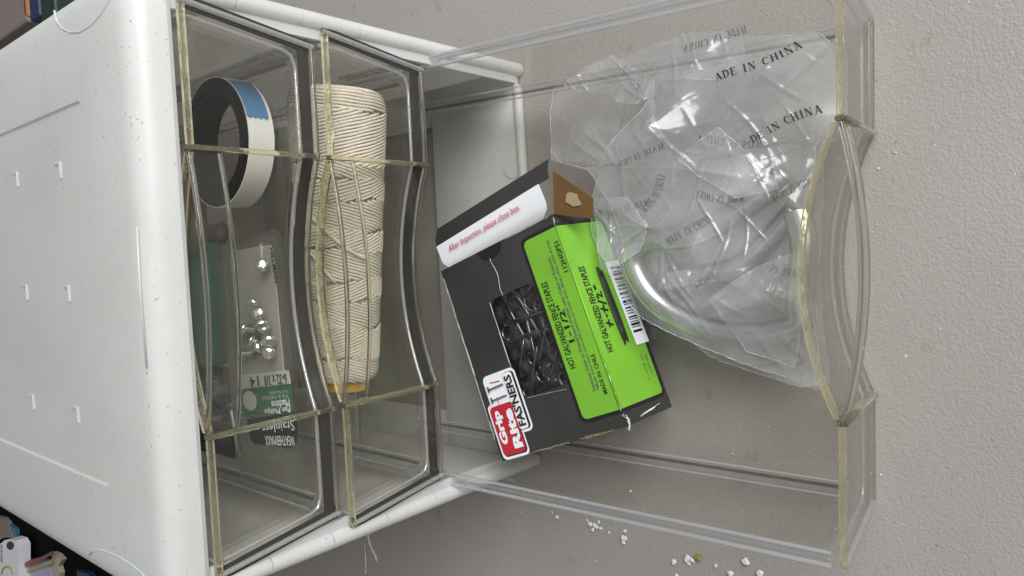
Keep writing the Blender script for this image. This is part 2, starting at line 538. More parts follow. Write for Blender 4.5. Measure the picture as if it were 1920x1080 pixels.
# front uprights: a rounded bead with a flat inner land, one moulded section for each drawer
for s in (-1, 1):
    for (za, zb) in ((0.0008, 0.0175), (0.0181, 0.0485), (0.0491, 0.0775), (0.0781, 0.1065), (0.1071, 0.1345), (0.1351, 0.1625), (0.1631, 0.1862)):
        v, f = loft([[(s * (0.1045 + 0.0037 * math.cos(a)), 0.0003 + 0.0042 * math.sin(a), z) for a in np.linspace(0, 2 * math.pi, 17)[:-1]] for z in (za, zb)])
        o = link_mesh('upright_bead', v, f, 'white', cab); smooth_by_angle(o, 60)
    add_box('upright_land', (s * 0.1035 if s < 0 else 0.0972, -0.0972 if s < 0 else 0.1035, -0.0012, 0.0006, 0.0045, 0.1864), 'white', cab)
    for zo in (0.0735, 0.1315):
        ext = sorted((s * 0.0985, s * 0.1043))
        add_box('slide_rail', (ext[0], ext[1], 0.0067, DEP - 0.004, zo + 0.0415, zo + 0.0450), 'white', cab)


# ------------------------------------------------------------------ drawers
def scoop(x, d=0.011, w=0.05):
    return d * max(0.0, 1 - (x / w) ** 2) if abs(x) < w else 0.0


DH = 0.053


def panel_half(z):
    return 0.0925 + 0.0075 * z / DH


def front_path(hw, d=0.011, n=28):
    xs = [-hw, -hw * 0.75, -0.0502] + list(np.linspace(-0.05, 0.05, n)) + [0.0502, hw * 0.75, hw]
    out = []
    for x in xs:
        y = scoop(x, d)
        out.append((x, y))
    return out


def make_drawer(label, mw, yellow=True):
    d = empty('drawer', label, 'drawer', None, mw)
    # tray: closed shell, front wall follows the finger scoop
    y_back = 0.238

    def tring(ins, z, rc):
        t = max(0.0, min(1.0, z / DH))
        hw = 0.0885 + 0.0072 * t - ins
        pts = ring_rr(-hw, hw, 0.0016 + ins, y_back - ins, rc, z, 5, 26)
        return [(x, y + (scoop(x, 0.0112) if y < 0.03 else 0.0), zz) for x, y, zz in pts]
    th = 0.0016
    R = [tring(0.0035, 0.0050, 0.004), tring(0.0012, 0.0056, 0.005), tring(0.0003, 0.0072, 0.006), tring(0, 0.010, 0.006), tring(0, 0.0508, 0.006)]
    R += [tring(th, 0.0508, 0.005), tring(th, 0.0105, 0.005), tring(th + 0.0006, 0.0082, 0.005), tring(th + 0.002, 0.0070, 0.004), tring(th + 0.0045, 0.0066, 0.003)]
    v, f = loft(R)
    # the front panel itself closes the tray: leave out the tray's own front wall
    isf = [y < scoop(x, 0.0112) + 0.0016 + 0.0024 for x, y, z in v]
    f = [q for q in f if not (all(isf[i] for i in q) and max(v[i][2] for i in q) > 0.02)]
    o = link_mesh('tray', v, f, 'clear', d); smooth_by_angle(o, 45)
    # side rims that hang on the slides, and the thick lower edges of the tray
    for s in (-1, 1):
        sec = [(0.0954, 0.0500), (0.0954, 0.0519), (0.1000, 0.0519), (0.1006, 0.0512), (0.1006, 0.0468), (0.0993, 0.0468), (0.0993, 0.0500)]
        v = [(s * a, y, z) for y in (0.004, y_back) for a, z in sec]
        n = len(sec)
        f = [(k, (k + 1) % n, n + (k + 1) % n, n + k) for k in range(n)] + [tuple(range(n))[::-1], tuple(range(n, 2 * n))]
        sr = link_mesh('side_rim', v, f, 'rim_clear', d)
        v, f = merge([tube([(s * a_, 0.003, z_), (s * a_, y_back, z_)], r_, 8) for a_, z_, r_ in ((0.0957, 0.0519, 0.0008), (0.1002, 0.0519, 0.0009), (0.1000, 0.0470, 0.0009))])
        o = link_mesh('rim_bead', v, f, 'bead_highlight', sr); smooth_by_angle(o, 60)
        v, f = tube([(s * 0.0890, 0.003, 0.0074), (s * 0.0890, y_back - 0.005, 0.0074)], 0.0011, 10)
        o = link_mesh('lower_edge_and_shading', v, f, 'rim_clear', d); smooth_by_angle(o, 60)
        v, f = tube([(s * 0.0872, 0.008, 0.0069), (s * 0.0872, y_back - 0.005, 0.0069)], 0.0007, 8)
        o = link_mesh('lower_edge_and_shading', v, f, 'edge_shade_line', d); smooth_by_angle(o, 60)  # dark line added for the streak in the fillet
        v, f = merge([tube([(s * a_, 0.006, z_), (s * a_, y_back - 0.005, z_)], 0.0005, 8) for a_, z_ in ((0.0898, 0.0102), (0.0850, 0.0069))])
        o = link_mesh('lower_edge_and_shading', v, f, 'bead_highlight', d); smooth_by_angle(o, 60)  # bright lines added as highlights beside the dark one
    xs = np.linspace(-0.0845, 0.0845, 60)
    bead = [(-0.0955, 0.0012, 0.0495), (-0.0903, 0.0012, 0.0125), (-0.0888, 0.0012, 0.0090)] + [(x, scoop(x) + 0.0012, 0.0074) for x in xs] + [(0.0888, 0.0012, 0.0090), (0.0903, 0.0012, 0.0125), (0.0955, 0.0012, 0.0495)]
    v, f = tube(bead, 0.0008, 8)
    o = link_mesh('tray_bead', v, f, 'bead_highlight', d); smooth_by_angle(o, 60)
    v, f = tube([(-0.094, y_back - 0.0008, 0.0508), (0.094, y_back - 0.0008, 0.0508)], 0.0014, 8)
    link_mesh('back_rim', v, f, 'glass_edge', d)
    # front panel
    rows = (0.0, 0.006, DH * 0.5, 0.047, DH)
    V, F = [], []
    np_ = len(front_path(0.1))
    for off in (0.0, 0.0019):
        for z in rows:
            for (x, y) in front_path(panel_half(z)):
                V.append((x, y - 0.0019 + off, z))
    nr = len(rows)
    for sft in (0, 1):
        b = sft * nr * np_
        for i in range(nr - 1):
            for j in range(np_ - 1):
                F.append((b + i * np_ + j, b + i * np_ + j + 1, b + (i + 1) * np_ + j + 1, b + (i + 1) * np_ + j))
    q = nr * np_
    for j in range(np_ - 1):
        F.append((j, j + 1, q + j + 1, q + j)); k = (nr - 1) * np_ + j; F.append((k, k + 1, q + k + 1, q + k))
    for i in range(nr - 1):
        a = i * np_; F.append((a, a + np_, q + a + np_, q + a)); a += np_ - 1; F.append((a, a + np_, q + a + np_, q + a))
    o = link_mesh('front_panel', V, F, 'clear_panel', d); smooth_by_angle(o, 30)
    # thick edges of the front: top of each wing, the sides and the foot
    for s in (-1, 1):
        ext = sorted((s * 0.0512, s * 0.1000))
        v, f = strip_bar([(ext[0], -0.001, 0, 1), (ext[1], -0.001, 0, 1)], [(-0.0010, DH - 0.0016), (-0.0010, DH + 0.0005), (0.0011, DH + 0.0005), (0.0011, DH - 0.0016)])
        link_mesh('top_edge', v, f, 'yellow_edge', d)
        v, f = tube([(s * 0.1000, -0.001, DH), (s * 0.0928, -0.001, 0.0004)], 0.0011, 8)
        o = link_mesh('side_edge', v, f, 'bead_highlight', d); smooth_by_angle(o, 60)
        v, f = tube([(s * 0.0925, -0.001, 0.0011), (s * 0.0515, -0.001, 0.0011)], 0.0010, 8)
        o = link_mesh('foot_edge', v, f, 'glass_edge', d); smooth_by_angle(o, 60)
        # ribs where the finger scoop begins
        v, f = box_mesh(s * 0.0502 - 0.0009, s * 0.0502 + 0.0009, -0.0030, 0.0006, 0.0004, DH + 0.0010, 0.0005, 2)
        o = link_mesh('rib', v, f, 'yellow_edge', d); smooth_by_angle(o, 40)
    xs = np.linspace(-0.0488, 0.0488, 36)
    v, f = tube([(x, scoop(x) - 0.001, 0.0011) for x in xs], 0.0010, 8)
    o = link_mesh('foot_edge', v, f, 'glass_edge', d); smooth_by_angle(o, 60)
    # handle: lens shaped shelf with a hanging lip, yellowed inner rim
    n = len(xs)
    V = []
    for z in (DH - 0.0014, DH):
        V += [(x, scoop(x, 0.0118) + 0.0002, z) for x in xs] + [(x, -scoop(x, 0.0062) - 0.0006, z) for x in xs]
    F = []
    for j in range(n - 1):
        F.append((j, j + 1, n + j + 1, n + j)); F.append((2 * n + j, 3 * n + j, 3 * n + j + 1, 2 * n + j + 1))
        F.append((j, 2 * n + j, 2 * n + j + 1, j + 1)); F.append((n + j, n + j + 1, 3 * n + j + 1, 3 * n + j))
    F.append((0, n, 3 * n, 2 * n)); F.append((n - 1, 3 * n - 1, 4 * n - 1, 2 * n - 1))
    h = link_mesh('handle', V, F, 'clear_panel', d)
    pth = []
    for x in xs:
        pth.append((x, scoop(x, 0.0118), 0, 1))
    v, f = strip_bar(pth, [(-0.0010, DH - 0.0022), (-0.0010, DH + 0.0007), (0.0010, DH + 0.0007), (0.0010, DH - 0.0022)])
    o = link_mesh('handle_rim', v, f, 'yellow_edge', h); smooth_by_angle(o, 40)
    pth = [(x, -scoop(x, 0.0062) - 0.0008, 0, 1) for x in xs]
    v, f = strip_bar(pth, [(-0.0008, DH - 0.0108), (-0.0008, DH), (0.0008, DH), (0.0008, DH - 0.0108)])
    o = link_mesh('handle_lip', v, f, 'clear_panel', h); smooth_by_angle(o, 40)
    v, f = tube([(x, -scoop(x, 0.0062) - 0.0008, DH - 0.0110) for x in xs], 0.0008, 8)
    o = link_mesh('lip_edge', v, f, 'glass_edge', h); smooth_by_angle(o, 60)
    v, f = tube([(x, -scoop(x, 0.0062) - 0.0008, DH + 0.0002) for x in xs], 0.0009, 8)
    o = link_mesh('lip_edge', v, f, 'glass_edge', h); smooth_by_angle(o, 60)
    return d


Z_TOP, Z_MID = 0.1315, 0.0735
make_drawer('closed clear drawer holding the tape roll and screw pack', Matrix.Translation((0, -0.003, Z_TOP)))
make_drawer('closed clear drawer holding the cone of white twine', Matrix.Translation((0, -0.003, Z_MID)))
TILT, YAW = rad(4.3), rad(-0.8)
M_LOW = Matrix.Translation((-0.002, -0.1715, 0.001)) @ Matrix.Rotation(YAW, 4, 'Z') @ Matrix.Rotation(TILT, 4, 'X')
make_drawer('open clear drawer pulled out over the table with box and bag inside', M_LOW)
ML = np.array(M_LOW)[:3, :3]
OL = np.array(M_LOW)[:3, 3]

# dark-coloured strips added for the shade in the gaps around the two closed drawers
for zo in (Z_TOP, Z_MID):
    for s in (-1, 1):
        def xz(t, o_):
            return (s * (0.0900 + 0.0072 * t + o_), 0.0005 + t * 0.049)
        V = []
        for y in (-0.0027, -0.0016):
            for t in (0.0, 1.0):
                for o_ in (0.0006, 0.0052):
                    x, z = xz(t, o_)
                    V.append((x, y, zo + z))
        link_mesh('gap_shade_strip', V, [(0, 1, 3, 2), (4, 6, 7, 5), (0, 4, 5, 1), (2, 3, 7, 6), (0, 2, 6, 4), (1, 5, 7, 3)], 'gap_shade', cab)
        add_box('gap_shade_strip', sorted((s * 0.0962, s * 0.1022)) + [0.0001, 0.0013, zo + 0.0484, zo + 0.0519] if False else tuple(sorted((s * 0.0976, s * 0.1020))) + (-0.0026, -0.0015, zo + 0.0497, zo + 0.0522), 'gap_shade', cab)
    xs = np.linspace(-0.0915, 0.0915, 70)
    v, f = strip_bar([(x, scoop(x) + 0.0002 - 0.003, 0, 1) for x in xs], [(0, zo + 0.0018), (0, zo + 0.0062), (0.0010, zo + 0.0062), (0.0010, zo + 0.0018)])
    link_mesh('gap_shade_strip', v, f, 'gap_shade', cab)


# ------------------------------------------------------------------ top drawer contents
FT = Z_TOP + 0.0067      # floor of the top tray
tc_ = (0.0600, 0.0420)
tape = empty('tape_roll', 'roll of black tape with pale outer face lying flat in the closed drawer', 'tape roll', None, Matrix.Translation((tc_[0], tc_[1], FT + 0.0002)))


def ring_solid(r0, r1, z0, z1, n=56, a0=0, a1=360):
    full = abs(a1 - a0) >= 360
    an = [rad(a0 + (a1 - a0) * k / n) for k in range(n if full else n + 1)]
    V = []
    for a in an:
        c, s = math.cos(a), math.sin(a)
        V += [(r0 * c, r0 * s, z0), (r1 * c, r1 * s, z0), (r1 * c, r1 * s, z1), (r0 * c, r0 * s, z1)]
    F = []
    m = len(an)
    for i in range(m if full else m - 1):
        j = (i + 1) % m
        for k in range(4):
            F.append((4 * i + k, 4 * i + (k + 1) % 4, 4 * j + (k + 1) % 4, 4 * j + k))
    if not full:
        F += [(0, 1, 2, 3), (4 * m - 1, 4 * m - 2, 4 * m - 3, 4 * m - 4)]
    return V, F


v, f = merge([ring_solid(0.0195, 0.0226, 0, 0.0117), ring_solid(0.0226, 0.0242, 0, 0.0123), ring_solid(0.0242, 0.0264, 0, 0.0119)])
o = link_mesh('wound_tape', v, f, 'tape_black', tape); smooth_by_angle(o, 40)
v, f = ring_solid(0.0265, 0.0269, 0.0006, 0.0118)
o = link_mesh('outer_face', v, f, 'tape_white', tape); smooth_by_angle(o, 40)
# blue tail with a pinked end
an = np.linspace(-62, -18, 16)
V, F = [], []
for i, a in enumerate(an):
    c, s = math.cos(rad(a)), math.sin(rad(a))
    for z in (0.0022, 0.0118):
        V.append((0.0273 * c, 0.0273 * s, z))
for i in range(len(an) - 1): F.append((2 * i, 2 * i + 1, 2 * i + 3, 2 * i + 2))
nb = len(V)
for k in range(9):
    z = 0.0022 + 0.0096 * k / 8
    a = rad(-62 - (2.2 if k % 2 else 0)); V.append((0.0273 * math.cos(a), 0.0273 * math.sin(a), z))
F.append(tuple([nb + k for k in range(9)] + [1, 0]))
tape.rotation_euler.z = rad(-12)
link_mesh('blue_tail', V, F, 'tape_blue', tape)

# screw pack: card, clear blister, printed labels
pack_c = (-0.028, 0.036)
PR = rad(3.0)
M_PACK = Matrix.Translation((pack_c[0], pack_c[1], FT + 0.0004)) @ Matrix.Rotation(PR, 4, 'Z')
pack = empty('screw_pack', 'clear blister pack of small silver screws lying under the drawer handle', 'blister pack', None, M_PACK)
iM = M_PACK.inverted()


def pk(px, z=0.0012):
    p = hit(px, 2, FT + 0.0004 + z)
    q = iM @ Vector(p)
    return (q.x, q.y)


v, f = prism(rr_poly(-0.026, 0.044, -0.0165, 0.0175, 0.003), 0.0, 0.0006)
link_mesh('backing_card', v, f, 'pack_card', pack)
v, f = prism(rr_poly(-0.064, 0.050, -0.0225, 0.0235, 0.005), -0.0003, 0.0)
link_mesh('clear_tray', v, f, 'blister', pack)
R = [ring_rr(-0.0265 + i, 0.0480 - i, -0.0205 + i, 0.0215 - i, 0.005, z, 6) for i, z in ((0, 0.0003), (0.0008, 0.006), (0.0016, 0.0078), (0.003, 0.0084))]
v, f = loft(R, False, True)
o = link_mesh('blister', v, f, 'blister', pack); smooth_by_angle(o, 50)
R = [ring_rr(-0.0268 - 0.034 + i, -0.0275 - i, -0.0195 + i, 0.0205 - i, 0.004, z, 6) for i, z in ((0, 0.0003), (0.0010, 0.004), (0.0022, 0.005))]
v, f = loft(R, False, True)
o = link_mesh('blister', v, f, 'blister', pack); smooth_by_angle(o, 50)


def card_poly(name, pts, mat, z):
    v, f = prism([pk(p, z) for p in pts], z, z + 0.00025)
    return link_mesh(name, v, f, mat, pack)


card_poly('size_label', [(447, 704), (541, 694), (546, 719), (451, 729)], 'label_grey', 0.0058)
card_poly('green_label', [(451, 730), (546, 720), (550, 768), (458, 782)], 'pack_green', 0.0056)
card_poly('dark_label', [(464, 786), (552, 773), (558, 800), (556, 832), (545, 839), (478, 832), (470, 822)], 'pack_dark', 0.0054)
a, b = pk((452, 752), 0.006), pk((485, 752), 0.006)
v, f = prism([((a[0] + b[0]) / 2 + 0.0042 * math.cos(t), (a[1] + b[1]) / 2 + 0.0052 * math.sin(t)) for t in np.linspace(0, 2 * math.pi, 24)[:-1]], 0.0059, 0.0061)
link_mesh('screw_picture', v, f, 'label_grey', pack)


def pack_text(body, p0, p1, h, mat, z, bold=0.0):
    a, b = Vector(pk(p0, z)), Vector(pk(p1, z))
    d = (b - a)
    put_text('lettering', body, mat, pack, (a.x, a.y, z), (d.x, d.y, 0), (-d.y, d.x, 0), d.length, h, bold)


pack_text('6-32 x 3/8', (536, 700), (494, 704), 0.0044, 'ink_black', 0.0062, 0.02)
pack_text('14', (484, 705), (467, 707), 0.0044, 'ink_black', 0.0062, 0.02)
pack_text('Acier Inoxydable', (540, 729), (505, 733), 0.0018, 'label_grey', 0.0060)
pack_text('Vis a metaux', (541, 738), (490, 744), 0.0022, 'label_grey', 0.0060)
pack_text('Machine', (542, 748), (508, 752), 0.0032, 'card_white', 0.0060, 0.02)
pack_text('Pan Phillips', (543, 759), (495, 765), 0.0030, 'card_white', 0.0060, 0.02)
pack_text('Stainless', (550, 787), (490, 795), 0.0042, 'card_white', 0.0058)
pack_text('WEATHERMAXX', (551, 817), (496, 817), 0.0040, 'card_white', 0.0058, 0.01)
pack_text('HILLMAN', (506, 465), (515, 531), 0.0026, 'ink_black', 0.0012, 0.03)
# corrugated end of the pack
for k in range(7):
    x = pk((508 + k * 8, 850))
    v, f = box_mesh(x[0] - 0.0028, x[0] + 0.0028, x[1] - 0.0007, x[1] + 0.0007, 0.0002, 0.0026, 0.0005, 1)
    link_mesh('crimp', v, f, 'blister', pack)

# screws lying loose inside the blister
def screw_mesh():
    R = []
    for r, z in ((0.0034, 0.0), (0.0036, 0.0008), (0.0033, 0.0017), (0.0024, 0.0023), (0.0012, 0.0026)):
        R.append([(r * math.cos(t), r * math.sin(t), z) for t in np.linspace(0, 2 * math.pi, 19)[:-1]])
    head = loft(R)
    sh = [[(r * math.cos(t), r * math.sin(t), z) for t in np.linspace(0, 2 * math.pi, 11)[:-1]] for r, z in [((0.0017 if k % 2 else 0.0013), -0.0001 - 0.0007 * k) for k in range(12)]]
    return head, loft(sh)


sh_head, sh_shank = screw_mesh()
cross = merge([box_mesh(-0.0018, 0.0018, -0.0004, 0.0004, 0.0020, 0.00275), box_mesh(-0.0004, 0.0004, -0.0018, 0.0018, 0.0021, 0.0028)])
first = None
spots = [((487, 498), (0.25, -0.1, 1.0), 0.3), ((468, 572), (-0.2, 0.25, 1), 0.1), ((479, 588), (0.3, 0.1, 1), 0.9), ((487, 611), (0.35, -0.2, 1), 0.4), ((465, 620), (0.1, 1, 0.15), 0.2), ((456, 622), (-0.3, 1, 0.1), 1.1),
         ((500, 641), (-0.1, -0.25, 1), 0.7), ((480, 645), (0.2, 1, 0.2), 0.2), ((499, 663), (0.05, -0.1, 1), 0.15), ((459, 664), (-0.1, 1, 0.3), 0.5), ((474, 655), (0.3, -1, 0.15), 0.5), ((490, 628), (0.8, -0.3, 0.4), 0.5)]
for i, (px, ax, rot) in enumerate(spots):
    p = hit(px, 2, FT + 0.0062)
    if ax[2] > 0.6: ax = (ax[0] * 0.8, ax[1] - 0.75, 0.62)
    q = Vector(ax).normalized().to_track_quat('Z', 'Y').to_matrix().to_4x4()
    mw = Matrix.Translation((p[0], p[1], FT + (0.0050 if ax[2] > 0.6 else 0.0042))) @ q @ Matrix.Rotation(rot, 4, 'Z') @ Matrix.Translation((0, 0, 0.0 if ax[2] > 0.6 else 0.003)) @ Matrix.Diagonal((0.8, 0.8, 0.65 if ax[2] > 0.6 else 0.8, 1))
    if first is None:
        s = empty('machine_screw', 'lone silver screw apart from the heap in the blister pack', 'screw', 'screws loose in the blister pack', mw)
        parts = [link_mesh('head', *sh_head, 'steel_bright', s, smooth=True), link_mesh('shank', *sh_shank, 'steel', s), link_mesh('cross_slot', *cross, 'steel_dark', s)]
        first = s
    else:
        s = first.copy(); col.objects.link(s); s.matrix_world = mw
        for pt in parts:
            c = pt.copy(); col.objects.link(c); c.parent = s
        s['label'] = 'small silver pan head screw heaped at the label end of the pack'

# dark green packet, dark crumpled wrap, knob and nail further back in the top drawer
M = Matrix.Translation((-0.002, 0.090, FT + 0.0004))
v, f = box_mesh(-0.034, 0.024, -0.0285, 0.016, 0, 0.0125, 0.003, 3)
gp = link_mesh('green_packet', v, f, 'deep_green', None, mw=M); smooth_by_angle(gp, 40)
tag(gp, 'dark green packet lying behind the blister pack in the drawer', 'packet')
V = []
for i in range(25):
    for j in range(19):
        x, y = -0.03 + 0.06 * i / 24, -0.014 + 0.028 * j / 18
        e = max(0.0, 1 - (abs(x) / 0.03) ** 4) * max(0.0, 1 - (abs(y) / 0.014) ** 4)
        V.append((x, y, 0.0006 + e * (0.010 + 0.0035 * math.sin(x * 420 + y * 310) + 0.003 * math.sin(y * 700 - x * 260))))
F = [(i * 19 + j, (i + 1) * 19 + j, (i + 1) * 19 + j + 1, i * 19 + j + 1) for i in range(24) for j in range(18)]
nv = len(V); V += [(x, y, 0.0) for x, y, z in V]
F += [(nv + a, nv + d, nv + c, nv + b) for a, b, c, d in F[:]]
dw = link_mesh('crumpled_wrap', V, F, 'dark_wrap', None, True, Matrix.Translation((-0.0585, 0.078, FT + 0.0004)) @ Matrix.Diagonal((0.70, 1.0, 1, 1)))
tag(dw, 'crumpled dark plastic wrap beside the green packet in the drawer', 'wrapper')
kn = empty('cabinet_knob', 'small brown round knob lying near the tape roll in the drawer', 'knob', None, Matrix.Translation((0.0235, 0.062, FT + 0.0003)))
R = [[(r * math.cos(t), r * math.sin(t), z) for t in np.linspace(0, 2 * math.pi, 25)[:-1]] for r, z in ((0.005, 0), (0.004, 0.003), (0.004, 0.008), (0.0095, 0.012), (0.010, 0.015), (0.008, 0.018), (0.004, 0.0195))]
link_mesh('knob_body', *loft(R), 'brass', kn, smooth=True)
M = Matrix.Translation((0.036, 0.086, FT + 0.0004))
rc = link_mesh('rust_coloured_box', *box_mesh(-0.010, 0.012, -0.012, 0.016, 0, 0.02, 0.001, 2), 'rust_red', None, mw=M)
tag(rc, 'small reddish brown box behind the tape roll in the drawer', 'box')
a, b = hit((456, 848), 2, FT + 0.003), hit((447, 800), 2, FT + 0.003)
nl = empty('nail', 'dark steel nail lying at the end of the blister pack', 'nail', None, Matrix.Translation((a[0] - 0.004, a[1] + 0.004, FT + 0.0024)))
dd = Vector((b[0] - a[0], b[1] - a[1], 0)).normalized()
v, f = tube([(0, 0, 0), dd * 0.004, dd * 0.020, dd * 0.024], 0.0013, 8, scale=[0.2, 1, 1, 1])
link_mesh('nail_shank', v, f, 'steel_dark', nl, smooth=True)
v, f = tube([dd * 0.024, dd * 0.0252], 0.0022, 12)
link_mesh('nail_head', v, f, 'steel_dark', nl)

# ------------------------------------------------------------------ middle drawer: cone of twine
FM = Z_MID + 0.0067
p0 = np.array([0.0830, 0.0200]); p1 = np.array([-0.0465, 0.0345])
axd = (p1 - p0); LEN = float(np.linalg.norm(axd)); axd = axd / LEN
RA, RB = 0.0212, 0.0148
lift = FM + 0.0012
cone = empty('twine_cone', 'cone of white cotton twine lying on its side in the closed drawer', 'twine', None,
             Matrix.Translation((p0[0], p0[1], lift)) @ Matrix.Rotation(math.atan2(axd[1], axd[0]), 4, 'Z'))


def rad_at(a):
    t = a / LEN
    e = min(1.0, (a + 0.0008) / 0.006) ** 0.5 * min(1.0, (LEN - a + 0.0008) / 0.005) ** 0.5
    return (RA + (RB - RA) * t) * (0.80 + 0.20 * e)


def cone_pt(a, th, dr=0.0):
    r = rad_at(min(max(a, 0), LEN))
    rr = RA + (RB - RA) * a / LEN
    c = rr + 0.0010
    return (a, (r + dr) * math.cos(th), c + (r + dr) * math.sin(th))


R = []
for a in np.linspace(0, LEN, 24):
    R.append([cone_pt(a, t, -0.0006) for t in np.linspace(0, 2 * math.pi, 40)[:-1]])
link_mesh('inner_wraps', *loft(R), 'twine_core', cone, smooth=True)
# outer wraps: bands of parallel strands whose slant turns at each chevron
parts = []
bands = [0.0, 0.0085, 0.031, 0.0385, 0.047, 0.0605, 0.0685, 0.083, 0.091, 0.104, 0.1185, LEN]
pitch = 0.00142
for bi in range(len(bands) - 1):
    a0, a1 = bands[bi], bands[bi + 1]
    slope = (0.34 if bi % 2 else -0.30) * (0.12 if bi == 0 else 1) * random.uniform(0.85, 1.15)
    span = abs(slope) * 0.0218 * math.pi
    k = a0 - span
    while k < a1 + span:
        pts, sc = [], []
        for th in np.linspace(-0.30 * math.pi, 1.30 * math.pi, 34):
            wob = 0.0012 * math.sin(th * 2.3 + bi * 1.7)
            a = k + slope * 0.020 * (th - 0.5 * math.pi) + 0.00012 * math.sin(th * 9 + k * 4000)
            if a0 - 0.0007 + wob <= a <= a1 + 0.0007 + wob and 0.0002 < a < LEN - 0.0002:
                pts.append(cone_pt(a, th, 0.0002 + 0.0003 * (bi % 2)))
            elif len(pts) > 1:
                parts.append(tube(pts, 0.00069, 6)); pts = []
            else: pts = []
        if len(pts) > 1: parts.append(tube(pts, 0.00069, 6))
        k += pitch * random.uniform(0.96, 1.05)
# a few loose strands laid across the wraps
for (s0, s1, t0, t1) in ((0.046, 0.083, 0.02, 0.75), (0.072, 0.055, 0.98, 0.6)):
    pts = []
    for q in np.linspace(0, 1, 22):
        pts.append(cone_pt(s0 + (s1 - s0) * q ** 1.4, math.pi * (t0 + (t1 - t0) * q) + math.pi * 0.0, 0.0016))
    pts = [(x, -y, z) for x, y, z in pts]
    parts.append(tube(pts, 0.00075, 6))
v, f = merge(parts)
wr = link_mesh('outer_wraps', v, f, 'twine', cone, smooth=True)
wr['kind'] = 'stuff'
# end coil and the yellow core
parts = []
for r in np.arange(0.005, 0.0182, 0.0017):
    parts.append(tube([(-0.0002, r * math.cos(t), RA + 0.001 + r * math.sin(t)) for t in np.linspace(0, 2 * math.pi, 30)[:-1]], 0.00095, 5, closed=True))
link_mesh('end_coil', *merge(parts), 'twine', cone, smooth=True)
R = [[(a, r * math.cos(t), RB + 0.001 + r * math.sin(t)) for t in np.linspace(0, 2 * math.pi, 30)[:-1]] for a, r in ((LEN - 0.004, 0.0118), (LEN + 0.0042, 0.0115), (LEN + 0.0042, 0.0105), (LEN - 0.003, 0.0105))]
link_mesh('yellow_core', *loft(R, False, True), 'yellow_card', cone)


# ------------------------------------------------------------------ open drawer: staple box
def dl(px, z):
    """photo pixel -> local point of the open drawer at local height z"""
    d = ML.T @ ray(px); p = ML.T @ (CAM_POS - OL)
    return p + d * ((z - p[2]) / d[2])


BL, BW, BH = 0.0958, 0.0702, 0.0335
FL = 0.0068
BROT = rad(20.5)
c_l = dl((1175, 800), FL + BH)
M_BOX = M_LOW @ Matrix.Translation((c_l[0], c_l[1], FL)) @ Matrix.Rotation(BROT, 4, 'Z')
bx = empty('staple_box', 'open black cardboard box of fence staples with green label', 'box', None, M_BOX)
LEAN = 0.006
ct = 0.0006
# top face with the window opening
outer = ring_rr(0, BL, 0, BW, 0.0002, BH, 6, 4)
win = ring_rr(0.0245, 0.0722, 0.0205, 0.0475, 0.0045, BH, 6, 4)


def bulge(p):
    x, y, z = p
    return (x, y, z + 0.0004 * math.sin(math.pi * min(max(x / BL, 0), 1)) * math.sin(math.pi * min(max((y - 0.0206) / (BW - 0.0206), 0), 1)))


mid = [tuple((np.array(a) * 0.5 + np.array(b) * 0.5)) for a, b in zip(outer, win)]
v, f = loft([[bulge(p) for p in outer], [bulge(p) for p in mid], [bulge(p) for p in win], [bulge((p[0], p[1], p[2] - ct)) for p in win], [bulge((p[0], p[1], p[2] - ct)) for p in outer]], False, False)
o = link_mesh('top_face', v, f, 'card_black', bx); smooth_by_angle(o, 30)
# front face (leans out at the foot), rear, end and bottom faces
def quad_slab(name, a, b, c, d, t, mat, par=bx):
    a, b, c, d = (Vector(x) for x in (a, b, c, d))
    n = (b - a).cross(d - a).normalized() * t
    V = [a, b, c, d, a - n, b - n, c - n, d - n]
    return link_mesh(name, V, [(0, 1, 2, 3), (7, 6, 5, 4), (0, 4, 5, 1), (1, 5, 6, 2), (2, 6, 7, 3), (3, 7, 4, 0)], mat, par)


quad_slab('front_face', (0, -LEAN, 0.0004), (BL, -LEAN * 0.7, 0.0004), (BL, 0, BH - 0.0002), (0, 0, BH - 0.0002), ct, 'card_black')
quad_slab('rear_face', (BL, BW - 0.0002, 0.0004), (0, BW - 0.0002, 0.0004), (0, BW - 0.0002, BH - 0.0008), (BL, BW - 0.0002, BH - 0.0008), ct, 'card_black')
quad_slab('end_face', (0.0002, BW - 0.001, 0.0004), (0.0002, -LEAN + 0.001, 0.0004), (0.0002, 0.0008, BH - 0.0008), (0.0002, BW - 0.001, BH - 0.0008), ct, 'card_brown')
quad_slab('bottom_face', (0, -LEAN, 0.0009), (BL, -LEAN, 0.0009), (BL, BW, 0.0009), (0, BW, 0.0009), ct, 'card_black')
# clear film in the window
nx, ny = 30, 18
V = []
for i in range(nx):
    for j in range(ny):
        x = 0.0225 + 0.0517 * i / (nx - 1); y = 0.0185 + 0.031 * j / (ny - 1)
        e = math.sin(math.pi * i / (nx - 1)) * math.sin(math.pi * j / (ny - 1))
        z = BH - 0.0014 + e * (0.0009 * math.sin(x * 900 + y * 400) + 0.0008 * math.sin(y * 800 - x * 350) - 0.0006)
        V.append((x, y, z + 0.0006 * e))
F = [(i * ny + j, (i + 1) * ny + j, (i + 1) * ny + j + 1, i * ny + j + 1) for i in range(nx - 1) for j in range(ny - 1)]
link_mesh('window_film', V, F, 'film', bx, True)
# tuck lid: white tongue next to the opening and grey lid panel beyond
uo = BL
N = 10
tong, lid = [], []
V = []
prof = [(0.0945, -0.0042), (0.0968, -0.0022), (0.1005, -0.0004), (0.1075, 0.0016), (0.1078, 0.0013), (0.1150, -0.0045), (0.1152, -0.0051)]


